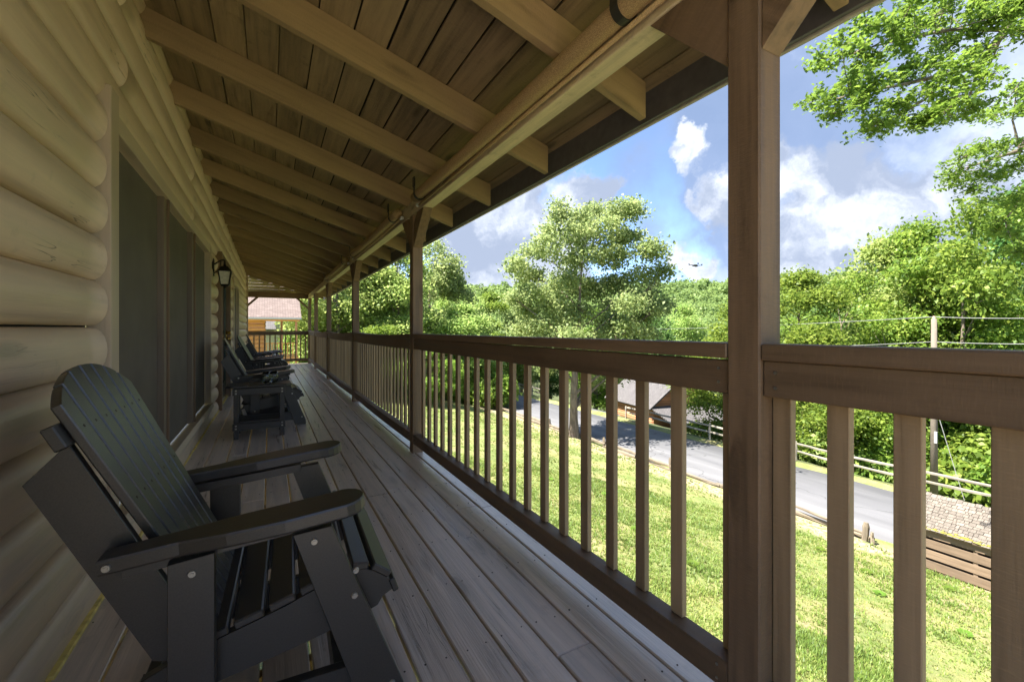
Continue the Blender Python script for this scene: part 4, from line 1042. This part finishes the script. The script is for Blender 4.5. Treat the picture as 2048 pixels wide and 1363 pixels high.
A = [(1640, 200), (1665, 215), (1655, 120), (1690, 100), (1700, 150), (1720, 205), (1735, 60), (1750, 120), (1760, 170), (1745, 250), (1775, 235), (1800, 30), (1800, 90), (1810, 150),
     (1815, 210), (1840, 60), (1850, 120), (1860, 170), (1870, 225), (1880, 20), (1900, 80), (1905, 140), (1915, 190), (1900, 235), (1940, 40), (1950, 100), (1960, 150), (1945, 205), (1985, 60),
     (1990, 10), (2010, 30), (2030, 60), (2040, 15), (1750, -10), (1830, -20), (1920, -30), (2010, -40), (1700, 180), (1780, 60), (1835, 250), (2060, -10), (2090, 40)]
region(A, 9.0, .35, 2)
Bp = [(2030, 170), (2040, 230), (2010, 290), (2035, 330), (1960, 290), (1925, 325), (1975, 345), (2000, 400), (2040, 400), (1945, 370), (1900, 360), (2025, 460), (1990, 450), (2045, 500), (2070, 300), (2080, 420), (1985, 230)]
region(Bp, 11.0, .36, 2)
# limbs: from the trunk to cluster groups
def limb(path, r0, r1):
    m_ = len(path) - 1
    for i, (a, b) in enumerate(zip(path[:-1], path[1:])): g.cyl(a, b, r0 + (r1 - r0) * i / m_, r0 + (r1 - r0) * (i + 1) / m_, 7, False)
lim = [([tp[3], at(2100, -60, 9.6), at(2010, 60, 9.2), at(1960, 130, 9.0), at(1890, 150, 8.9), at(1800, 170, 8.8), at(1700, 190, 8.8)], .11, .012),
       ([at(2010, 60, 9.2), at(1900, 60, 9.1), at(1800, 80, 9.0), at(1720, 100, 9.0)], .045, .01),
       ([at(1890, 150, 8.9), at(1850, 200, 8.8), at(1770, 240, 8.8)], .03, .008), ([at(1960, 130, 9.0), at(1940, 190, 9.1), at(1900, 230, 9.1)], .03, .008),
       ([at(2010, 60, 9.2), at(1975, 140, 9.3), at(1955, 165, 9.3), at(1935, 190, 9.3)], .02, .006),
       ([tp[3], at(2200, 60, 11), at(2100, 200, 11), at(2040, 300, 11), at(1980, 320, 11), at(1920, 340, 11)], .10, .012),
       ([at(2100, 200, 11), at(2060, 380, 11), at(2010, 440, 11)], .05, .01), ([at(2040, 300, 11), at(2025, 240, 11), at(2035, 170, 11)], .03, .008),
       ([at(2040, 165, 10), at(2018, 195, 10), at(2012, 190, 10)], .012, .004)]
for pth, r0, r1 in lim: limb(pth, r0, r1)
twp = [q for pth, _, _ in lim for a, b in zip(pth[:-1], pth[1:]) for q in (a.lerp(b, .3), a.lerp(b, .7), b)]
twp = [q for q in twp if (q - tp[3]).length > 1.5]
PP, NN = [], []
for c, r in cl:
    near = min(twp, key=lambda q: (q - c).length); g.cyl(near, near.lerp(c, .6) + Vector((0, 0, -.05)), .012, .007, 4, False); g.cyl(near.lerp(c, .6) + Vector((0, 0, -.05)), c, .007, .003, 4, False)
    # sprays inside the cluster
    for k in range(11):
        e = Vector(np.clip(rng.normal(0, .42, 3), -.95, .95) * np.array([r, r, r * .6]).tolist()) + c; g.cyl(c, e, .004, .002, 3, False)
        n_ = 15; ppp = np.array(e) + rng.normal(0, .075, (n_, 3)); PP.append(ppp)
        nn = np.array([0, 0, .9]) + rng.normal(0, .5, (n_, 3)); NN.append(nn / np.linalg.norm(nn, axis=1)[:, None])
PP = np.concatenate(PP); NN = np.concatenate(NN)
g.obj('branch', M['bark'], ot, True)
obj('crown', leaf_mesh('crown', PP, NN, .105 * rng.uniform(.6, 1.3, len(PP)), M['leaf_near'], np.clip(rng.normal(.48, .25, len(PP)), 0, 1), 'oak'), ot)

# ================================================================== GRASS
def visible_lawn(n, d0, d1, pw=1.0):
    th = R(1) * rng.uniform(8, 84, n); rr = d0 + (d1 - d0) * rng.random(n) ** pw
    return rr * np.sin(th), rr * np.cos(th)
gx, gy = [], []
for n, a, b in ((52000, 2.0, 9), (46000, 7, 17), (26000, 15, 34)):
    x, y = visible_lawn(n, a, b, .75); gx.append(x); gy.append(y)
gx = np.concatenate(gx); gy = np.concatenate(gy)
# patchiness: clumps
pn = np.sin(gx * 1.3 + 2 * np.sin(gy * .7)) * np.sin(gy * 1.1 + 1.5 * np.sin(gx * .9)) + .6 * np.sin(gx * 4.1 + gy * 2.3) * np.sin(gy * 3.7 - gx)
k = (gx > 1.6) & (gx < 17.0) & (rng.random(len(gx)) < np.clip(.72 + .25 * pn, .3, 1)); gx, gy, pn = gx[k], gy[k], pn[k]
gz = terr(gx, gy); n = len(gx); NB = 4
V = np.zeros((n, NB, 3, 3)); hh = rng.uniform(.022, .06, n) * (1 + .35 * np.clip(pn, -1, 1)) * (1 + .02 * np.hypot(gx, gy))
hh = hh * np.where(rng.random(n) < .02, 2.0, 1)
for b in range(NB):
    a = rng.uniform(0, 2 * np.pi, n); lean = rng.uniform(.2, 1.1, n) * hh; ox = rng.normal(0, .018, n); oy = rng.normal(0, .018, n); wdt = rng.uniform(.004, .008, n) * (1 + .08 * np.hypot(gx, gy))
    px_, py_ = -np.sin(a) * wdt, np.cos(a) * wdt
    V[:, b, 0] = np.stack([gx + ox + px_, gy + oy + py_, gz - .004], 1); V[:, b, 1] = np.stack([gx + ox - px_, gy + oy - py_, gz - .004], 1)
    V[:, b, 2] = np.stack([gx + ox + np.cos(a) * lean, gy + oy + np.sin(a) * lean, gz + hh * rng.uniform(.7, 1.1, n)], 1)
me = bpy.data.meshes.new('grass'); nv = n * NB * 3; me.vertices.add(nv); me.vertices.foreach_set('co', V.ravel()); me.loops.add(nv); me.loops.foreach_set('vertex_index', np.arange(nv, dtype=np.int32))
me.polygons.add(nv // 3); me.polygons.foreach_set('loop_start', np.arange(0, nv, 3, dtype=np.int32)); me.polygons.foreach_set('loop_total', np.full(nv // 3, 3, dtype=np.int32))
ta = me.attributes.new('tint', 'FLOAT', 'FACE'); tv = np.clip(.42 - .22 * np.repeat(pn, NB) + rng.normal(0, .2, n * NB), 0, 1); ta.data.foreach_set('value', tv.astype(np.float32))
me.materials.append(M['grassblade']); me.update(calc_edges=True)
obj('grass', me, kind='stuff', label='short patchy green and straw coloured lawn grass', category='grass')
# broad-leaved weeds in the lawn
wd_me = leaf_mesh('weed', np.array([(.05 * math.cos(a), .05 * math.sin(a), .025) for a in np.linspace(0, 5.6, 9)]), np.array([(-.3 * math.cos(a), -.3 * math.sin(a), .9) for a in np.linspace(0, 5.6, 9)]), np.full(9, .09), M['leaf_bright'], np.full(9, .4))
for wi, (px, py) in enumerate(((1100, 960), (1210, 990), (1270, 1060), (1385, 1130), (1640, 1100), (1733, 1145), (1760, 1190), (1900, 1180), (1930, 1270))):
    d = 885 * 5 / (py - 659)
    for _ in range(20):
        q = at(px, py, d); d += (q.z - float(terr(q.x, q.y))) / ((py - 659) / F) * .7
    q = at(px, py, d)
    if q.x < 2 or q.x > 17: continue
    o = obj('weed', wd_me, loc=(q.x, q.y, float(terr(q.x, q.y))), rot=(0, 0, random.uniform(0, 6)), label='small broad leaved weed in the lawn, ' + ORD[wi] + ' counting from the left', category='weed', group='weeds in the lawn'); o.scale = (1.6, 1.6, 1.6)

# ================================================================== FENCES, EDGING
def wobbly_rail(name, a, b, r0, mat, parent):
    a, b = Vector(a), Vector(b); L = (b - a).length; V = []; n = 6; N = 6
    for i in range(N + 1):
        u = i / N
        for j in range(n):
            an = 2 * math.pi * j / n + .4; rr = r0 * (1 + random.uniform(-.18, .18)) * (.75 if i in (0, N) else 1)
            V.append((-L / 2 + L * u, rr * math.cos(an) * .8, rr * math.sin(an) * 1.15 + .012 * math.sin(u * 6 + L)))
    Fs = [(k * n + j, (k + 1) * n + j, (k + 1) * n + (j + 1) % n, k * n + (j + 1) % n) for k in range(N) for j in range(n)] + [tuple(range(n)), tuple(range(N * n, N * n + n))[::-1]]
    x = (b - a).normalized(); z = Vector((0, 0, 1)); z = (z - x * z.dot(x)).normalized(); y = z.cross(x)
    mt = Matrix((x, y, z)).transposed().to_4x4(); mt.translation = (a + b) / 2
    return obj(name, mesh(name, V, [f[::-1] for f in Fs], mat), parent, mtx=mt)
ff = thing('split_rail_fence', 'weathered two rail split wood fence along the far side of the road', 'fence')
ys_f = [3.2, 5.9, 8.6, 11.2, 13.4, 16.0, 18.6, 21.2, 23.8, 26.2]
def fence_run(par, pts, h=1.05, rails=(.52, .90), r0=.055):
    P3 = [Vector((x, y, float(terr(x, y)))) for x, y in pts]
    for i, q in enumerate(P3):
        tilt = random.uniform(-.05, .05)
        wobbly_rail('fence_post', q - Vector((0, 0, .15)), q + Vector((tilt, tilt, h + random.uniform(-.04, .06))), .085, M['grey_fence'], par)
    for a, b in zip(P3[:-1], P3[1:]):
        for z in rails: wobbly_rail('fence_rail', a + Vector((0, -.08, z + random.uniform(-.03, .03))), b + Vector((0, .08, z + random.uniform(-.03, .03))), r0, M['grey_fence'], par)
fence_run(ff, [(24.55 + .05 * math.sin(y), y) for y in ys_f])
ff2 = thing('split_rail_fence', 'pale split rail fence in front of the red brown log cabin', 'fence')
fence_run(ff2, [(24.5, 37.5 + 2.7 * i) for i in range(9)])
# low fallen rails and logs edging the near side of the road
le = thing('log_edging', 'low dark line of old logs and rails along the near edge of the road', 'fence')
y = 7.2
while y < 62:
    L = random.uniform(2.2, 3.2); x0 = 17.62 + random.uniform(-.08, .08)
    for zz in ((.07 + random.uniform(0,.06), .2 + random.uniform(0,.12)) if y < 34 else (.10, .27, .42)):
        if y < 34 and random.random() < .25: continue
        wobbly_rail('edging_log', (x0 + random.uniform(-.06, .06), y - .1, ROAD_Z + zz - .08), (17.62 + random.uniform(-.1, .1), y + L + .1, ROAD_Z + zz - .08), random.uniform(.055, .10), M['dark_log'], le)
    if random.random() < .45 or y > 34: wobbly_rail('edging_post', (17.6, y, ROAD_Z - .2), (17.6 + random.uniform(-.06, .06), y + random.uniform(-.06, .06), ROAD_Z + random.uniform(.4, .75)), .09, M['dark_log'], le)
    y += L
q = at(1760, 1090, 14.6); wobbly_rail('edging_post', (17.3, 7.25, ROAD_Z - .2), (17.33, 7.2, ROAD_Z + .62), .085, M['dark_log'], le); wobbly_rail('edging_post', (17.3, 7.02, ROAD_Z - .2), (17.36, 7.05, ROAD_Z + .36), .07, M['dark_log'], le)
wobbly_rail('edging_log', (17.35, 7.2, ROAD_Z + .22), (17.5, 9.6, ROAD_Z + .30), .05, M['dark_log'], le)

# ================================================================== SHED WITH SHAKE ROOF
sh = thing('slatted_shed', 'low slatted wooden shed with a grey cedar shake roof beside the road', 'shed')
SX, SY0, SY1 = 16.35, 3.0, 5.72
gz0 = float(terr(SX, 4.5)) 
eave_z = EYE - 399 / F * 12.45; wall_top = eave_z + .02
for (x, y) in ((SX, SY0 + .05), (SX, (SY0 + SY1) / 2), (SX, SY1 - .05), (SX + 1.5, SY0 + .05), (SX + 1.5, SY1 - .05)):
    board('post', (x + .06, y, gz0 - .7), (x + .06, y, wall_top + (.0 if x == SX else .35)), .09, .09, M['shed'], sh, up=(1, 0, 0))
nb = 4; bz0 = gz0 + .06; hgt = wall_top - .03 - bz0; bh = .228
for k in range(nb):
    z = wall_top - .03 - bh / 2 - k * (hgt - bh) / (nb - 1)
    board('wall_board', (SX, SY0, z), (SX, SY1, z - .0), .022, bh, M['shed'], sh, c=.003)
    board('wall_board', (SX + 1.62, SY0, z), (SX + 1.62, SY1, z), .022, bh, M['shed'], sh, c=.003)
    board('wall_board', (SX + .02, SY1 - .02, z), (SX + 1.6, SY1 - .02, z), .022, bh * .95, M['shed'], sh, c=.003)
Geo().box(SX + .3, SX + 1.3, SY0 + .2, SY1 - .2, gz0 - .3, wall_top - .25, .02).obj('bin', M['felt'], sh)
# roof courses of shakes facing the camera, plus the plain back slope
rid = Vector((SX + .98, 0, eave_z + .72)); ev = Vector((SX - .12, 0, eave_z))
slope = (rid - ev); SLn = slope.length; sdn = slope.normalized(); nrm_ = Vector((-sdn.z, 0, sdn.x))
courses = 12; ex = SLn / courses
g = Geo(); g.add([(ev.x, SY0 - .1, ev.z - .012), (ev.x, SY1 + .1, ev.z - .012), (rid.x, SY1 + .1, rid.z - .012), (rid.x, SY0 - .1, rid.z - .012), (ev.x, SY0 - .1, ev.z - .03), (ev.x, SY1 + .1, ev.z - .03), (rid.x, SY1 + .1, rid.z - .03), (rid.x, SY0 - .1, rid.z - .03)],
      [(0, 1, 2, 3), (7, 6, 5, 4), (0, 4, 5, 1), (1, 5, 6, 2), (2, 6, 7, 3), (3, 7, 4, 0)]); g.obj('roof_deck', M['shed'], sh)
for c_ in range(courses):
    y = SY0 - .12 + random.uniform(0, .06)
    while y < SY1 + .08:
        wd_ = random.uniform(.06, .17); base = ev + sdn * (c_ * ex - random.uniform(0, .04)); L = ex * 1.35
        a = base + nrm_ * (.024 + random.uniform(0, .006)); b = base + sdn * L + nrm_ * .006
        board('shake', (a.x, y + wd_ / 2, a.z), (b.x, y + wd_ / 2, b.z), wd_ - random.uniform(.004, .014), .018, M['shake'], sh, up=nrm_, c=.001)
        y += wd_
g = Geo(); bx = SX + 2.1; bz = eave_z + .05
g.add([(rid.x, SY0 - .1, rid.z + .01), (rid.x, SY1 + .1, rid.z + .01), (bx, SY1 + .1, bz), (bx, SY0 - .1, bz), (rid.x, SY0 - .1, rid.z - .03), (rid.x, SY1 + .1, rid.z - .03), (bx, SY1 + .1, bz - .04), (bx, SY0 - .1, bz - .04)],
      [(3, 2, 1, 0), (4, 5, 6, 7), (1, 5, 4, 0), (2, 6, 5, 1), (3, 7, 6, 2), (0, 4, 7, 3)]); g.obj('back_slope', M['shake'], sh)
g = Geo()
for _ in range(140):
    y = random.uniform(SY0, SY1); r_ = random.uniform(.008, .022); p_ = ev + nrm_ * .03 + sdn * abs(random.gauss(0, .05)); g.box(p_.x - r_, p_.x + r_, y - r_ * 2, y + r_ * 2, p_.z - r_, p_.z + r_ * .5, r_ * .3)
g.obj('moss', M['moss'], sh, kind='stuff')

# ================================================================== UTILITY POLE AND WIRES
q = at(1868, 980, 19.4); pz = float(terr(q.x, q.y)); ptop = EYE - (637 - 659) / F * 19.4
up_ = thing('utility_pole', 'weathered wooden utility pole standing behind the split rail fence', 'pole', loc=(q.x, q.y, 0))
Geo().cyl((0, 0, pz - .2), (0, 0, ptop), .14, .095, 14).obj('pole_shaft', M['pole'], up_, True)
Geo().cyl((0, 0, ptop), (0, 0, ptop + .12), .06, .04, 8).obj('insulator', M['trim'], up_)
g = Geo(); g.box(-.2, -.12, -.16, -.06, pz + 2.3, pz + 2.8, .01); g.obj('meter_box', M['siding'], up_)
g = Geo(); g.cyl((.25, -.9, pz + .0), (.05, -.1, pz + 3.6), .012, n=5); g.obj('guy_wire', M['wire'], up_)
def wire(a, b, sag, label):
    g = Geo(); N = 16; pts = [a.lerp(b, i / N) - Vector((0, 0, sag * 4 * (i / N) * (1 - i / N))) for i in range(N + 1)]
    for u, v in zip(pts[:-1], pts[1:]): g.cyl(u, v, .012, n=5, caps=False)
    return g.obj('power_line', M['wire'], None, True, label=label, category='wire', group='power lines')
T_ = Vector((q.x, q.y, ptop + .08)); T2 = Vector((q.x, q.y, EYE - (683 - 659) / F * 19.4))
wire(T_, at(1180, 656, 62), .3, 'upper power line running left from the pole top past the big oak')
wire(T_, at(2300, 628, 15), .1, 'upper power line running right from the pole top')
wire(T2, at(1480, 693, 30), .1, 'lower cable running left from the pole just above the railing')
wire(T2, at(2300, 682, 15), .1, 'lower cable running right from the pole')

# ================================================================== LOG CABINS
def cabin_logs(par, mat, p0, p1, z0, z1, h, out):
    """stack of separate logs forming a straight wall from p0 to p1"""
    p0, p1 = Vector((*p0, 0)), Vector((*p1, 0)); L = (p1 - p0).length; n = int(round((z1 - z0) / h))
    for i in range(n):
        z = z0 + (i + .5) * (z1 - z0) / n
        a = Vector((p0.x, p0.y, z)); b = Vector((p1.x, p1.y, z)); board('log', a, b, .17, (z1 - z0) / n * .97, mat, par, c=.05)
def tilted_slab(name, pts, thick, mat, par, courses=0):
    P = [Vector(p_) for p_ in pts]; n = (P[1] - P[0]).cross(P[2] - P[0]).normalized()
    if n.z < 0: P = [P[0], P[3], P[2], P[1]]; n = -n
    x = (P[1] - P[0]).normalized(); y = n.cross(x); c = sum(P, Vector()) / 4
    mt = Matrix((x, y, n)).transposed().to_4x4(); mt.translation = c; inv = mt.inverted()
    q = [inv @ p_ for p_ in P]; V = [(v.x, v.y, 0) for v in q] + [(v.x, v.y, -thick) for v in q]
    return obj(name, mesh(name, V, [(0, 1, 2, 3), (7, 6, 5, 4), (0, 4, 5, 1), (1, 5, 6, 2), (2, 6, 7, 3), (3, 7, 4, 0)], mat), par, mtx=mt)
# neighbour cabin beyond the end of the porch
nc = thing('orange_log_cabin', 'orange stained log cabin with brown shingle roof beyond the far end of the porch', 'cabin')
NY = 33.0; gz1 = float(terr(-1, NY)) - .2; ez = EYE + .80; dkz = EYE - 1.80
cabin_logs(nc, M['orange_log'], (-8, NY), (-.22, NY), dkz - 1.2, ez - .12, .27, 1)
cabin_logs(nc, M['orange_log'], (-.31, NY + .1), (-.31, NY + 5), dkz - 1.2, ez - .12, .27, 1)
tilted_slab('roof', [(-9, NY - .9, ez), (1.85, NY - .9, ez), (1.85, NY + 5, ez + 3.4), (-9, NY + 5, ez + 3.4)], .12, M['shingle'], nc)
board('eave_board', (-8.9, NY - .8, ez - .17), (1.75, NY - .8, ez - .17), .04, .16, M['orange_log'], nc)
Geo().box(-8.9, 1.85, NY - 1.02, NY - .92, ez - .14, ez - .03, .01).obj('gutter', M['siding'], nc)
board('porch_post', (1.55, NY - .6, dkz), (1.55, NY - .6, ez - .26), .14, .14, M['red_log'], nc, up=(1, 0, 0)); board('porch_post', (.75, NY + 1.6, dkz), (.75, NY + 1.6, ez), .14, .14, M['red_log'], nc, up=(1, 0, 0))
Geo().box(-.2, 1.7, NY - .7, NY + 4, dkz - .25, dkz, .01).obj('porch_floor', M['orange_log'], nc)
g0 = None
for i in range(12): board('baluster', (-.15 + i * .15, NY - .62, dkz), (-.15 + i * .15, NY - .62, dkz + .9), .06, .04, M['orange_log'], nc, up=(0, 1, 0), c=.003)
board('porch_rail', (-.22, NY - .62, dkz + .93), (1.6, NY - .62, dkz + .93), .1, .06, M['orange_log'], nc); board('skirt_board', (-.22, NY - .72, dkz - .12), (1.7, NY - .72, dkz - .12), .03, .3, M['orange_log'], nc)
for x in (.0, .55, 1.1, 1.55): board('under_post', (x, NY - .6, gz1 - .4), (x, NY - .6, dkz - .26), .12, .12, M['orange_log'], nc, up=(1, 0, 0))
# grey sided house behind its porch
gh = thing('grey_house', 'grey lap sided house glimpsed behind the orange cabin porch', 'house')
hy = 44
for i in range(15): board('siding_board', (.45, hy, EYE - 2.2 + i * .22), (2.1, hy, EYE - 2.2 + i * .22), .05, .215, M['siding'], gh, up=(0, .12, 1))
tilted_slab('roof', [(-1.5, hy - .5, EYE + .05), (.5, hy - .5, EYE + .05), (.5, hy + 3, EYE + 1.2), (-1.5, hy + 3, EYE + 1.2)], .1, M['shingle_grey'], gh)
Geo().box(-1.4, .42, hy, hy + 2, EYE - 2.4, EYE + .0, .01).obj('side_wing', M['siding'], gh)

# cabin across the road, seen between the balusters
c2 = thing('red_log_cabin', 'reddish log cabin with grey roof and small front porch across the road', 'cabin')
D2 = 43.0
base = at(1322, 874, D2); bz = base.z; yv = Vector((-.15, -.99, 0)).normalized(); xv = Vector((.99, -.15, 0)).normalized()
def W2(a, b, z): return Vector((base.x, base.y, 0)) + xv * a + (-yv) * b + Vector((0, 0, bz + z))
# long wall facing the road, running left from the porch
def logs2(a0, b0, a1, b1, z0, z1, n, mat=M['red_log']):
    for i in range(n):
        z = z0 + (z1 - z0) * (i + .5) / n; board('log', W2(a0, b0, z), W2(a1, b1, z), .18, (z1 - z0) / n * .96, mat, c2, c=.05)
logs2(-1.0, 0, -1.0, 7.0, -.6, 3.1, 16); logs2(-1.0, 0, 6.5, 0, -.6, 3.1, 16); 
for s, nm_ in ((1, 'roof'),): 
    tilted_slab('roof', [W2(-1.7, -.5, 2.9), W2(-1.7, 7.5, 2.9), W2(3.0, 7.5, 6.4), W2(3.0, -.5, 6.4)], .14, M['shingle_grey'], c2)
    tilted_slab('roof', [W2(7.6, -.5, 2.9), W2(7.6, 7.5, 2.9), W2(3.0, 7.5, 6.4), W2(3.0, -.5, 6.4)], .14, M['shingle_grey'], c2)
for i in range(14):
    hw = 3.6 * (1 - i / 14); board('log', W2(2.8 - hw, 0, 3.2 + i * .22), W2(2.8 + hw, 0, 3.2 + i * .22), .18, .21, M['red_log'], c2, c=.05)
# porch in front (towards the camera side)
Geo().box(-.1, .1, -.1, .1, 0, .1).V
pf = Geo(); P8 = [W2(a, b, z) for z in (-.5, .02) for a, b in ((-.9, -3), (5.4, -3), (5.4, -.1), (-.9, -.1))]
pf.add([tuple(v) for v in P8], [(3, 2, 1, 0), (4, 5, 6, 7), (0, 1, 5, 4), (1, 2, 6, 5), (2, 3, 7, 6), (3, 0, 4, 7)]); pf.obj('porch_floor', M['red_log'], c2)
tilted_slab('porch_roof', [W2(-1.4, -3.4, 2.0), W2(5.8, -3.4, 2.0), W2(5.8, .1, 3.1), W2(-1.4, .1, 3.1)], .1, M['shingle_grey'], c2)
for a in (-.8, 1.2, 3.3, 5.3):
    for b in (-2.9,): board('porch_post', W2(a, b, .02), W2(a, b, 2.05), .15, .15, M['gable'], c2, up=(1, 0, 0))
for a in np.arange(-.6, 5.3, .2): board('baluster', W2(a, -2.92, .1), W2(a, -2.92, .85), .05, .05, M['shed'], c2, up=(1, 0, 0), c=.003)
board('porch_rail', W2(-.8, -2.92, .9), W2(5.3, -2.92, .9), .1, .08, M['red_log'], c2)
g = Geo(); 
wnm = board('window', W2(1.0, -.12, 1.2), W2(1.9, -.12, 1.2), .08, .9, M['trim'], c2); board('pane', Vector((-.38, -.05, 0)), Vector((.38, -.05, 0)), .03, .75, M['carglass'], wnm)
wd2 = board('door', W2(3.2, -.12, 1.0), W2(4.1, -.12, 1.0), .08, 2.0, M['shed'], c2)
bn = thing('porch_bench', 'small wooden bench beside the porch of the red brown cabin', 'bench', loc=W2(-.3, -1.6, 0))
for k in range(3): board('seat_slat', (-.6, -.12 + k * .12, .45), (.6, -.12 + k * .12, .45), .1, .03, M['gable'], bn)
for sx in (-.55, .55):
    for sy in (-.15, .15): board('leg', (sx, sy, -.3), (sx, sy, .43), .06, .06, M['gable'], bn, up=(1, 0, 0))
# mail box post at the verge
# little far cabin and car up the road
c3 = thing('far_red_cabin', 'small red brown cabin among the trees at the far left end of the road', 'cabin')
b3 = at(985, 792, 60.0)
for i in range(14): board('log', (b3.x - .8, b3.y, b3.z - .2 + i * .22), (b3.x + 4.8, b3.y, b3.z - .2 + i * .22), .18, .21, M['red_log'], c3, c=.05)
tilted_slab('roof', [(b3.x - 1.3, b3.y - .7, b3.z + 2.8), (b3.x + 5.3, b3.y - .7, b3.z + 2.8), (b3.x + 5.3, b3.y + 3, b3.z + 4.8), (b3.x - 1.3, b3.y + 3, b3.z + 4.8)], .12, M['shingle_grey'], c3)
wf = board('window', (b3.x + 1.0, b3.y - .11, b3.z + 1.5), (b3.x + 1.9, b3.y - .11, b3.z + 1.5), .06, 1.1, M['white'], c3); board('pane', (-.36, -.04, 0), (.36, -.04, 0), .02, .95, M['carglass'], wf)
cr = thing('parked_car', 'pale parked car near the small cabin at the far end of the road', 'car', loc=(at(958, 790, 56).x, at(958, 790, 56).y, ROAD_Z + .02), rz=R(70))
Geo().prism([(-2.2, .35), (2.2, .35), (2.25, .75), (1.9, .9), (1.0, .98), (-1.9, 1.0), (-2.25, .85)], -.88, .88, .06).obj('body', M['carpaint'], cr)
Geo().prism([(-1.7, .98), (1.05, .96), (.45, 1.45), (-1.2, 1.48)], -.78, .78, .08).obj('cabin_glass', M['carglass'], cr)
Geo().prism([(-1.25, 1.44), (.5, 1.42), (.4, 1.5), (-1.15, 1.53)], -.74, .74, .03).obj('car_roof', M['carpaint'], cr)
for x in (-1.35, 1.4):
    for s in (-1, 1): Geo().cyl((x, s * .72, .33), (x, s * .9, .33), .33, n=16).obj('wheel', M['tyre'], cr)

# ================================================================== DRONE IN THE SKY
dn = thing('quadcopter_drone', 'tiny dark drone hovering in the sky left of the thick post', 'drone', loc=at(1391, 531, 20), rz=R(20))
Geo().box(-.14, .14, -.06, .06, -.04, .04, .02).obj('body', M['iron'], dn)
for sx in (-1, 1):
    for sy in (-1, 1):
        g = Geo(); g.cyl((sx * .1, sy * .04, .0), (sx * .24, sy * .2, .03), .014, n=6); g.cyl((sx * .24, sy * .2, .01), (sx * .24, sy * .2, .07), .02, n=8); a_ = g.obj('arm', M['iron'], dn)
        Geo().box(sx * .24 - .13, sx * .24 + .13, sy * .2 - .012, sy * .2 + .012, .072, .076, .001).obj('propeller', M['iron'], dn)
print('objects', len(bpy.data.objects), 'tris', sum(len(m.polygons) for m in bpy.data.meshes))
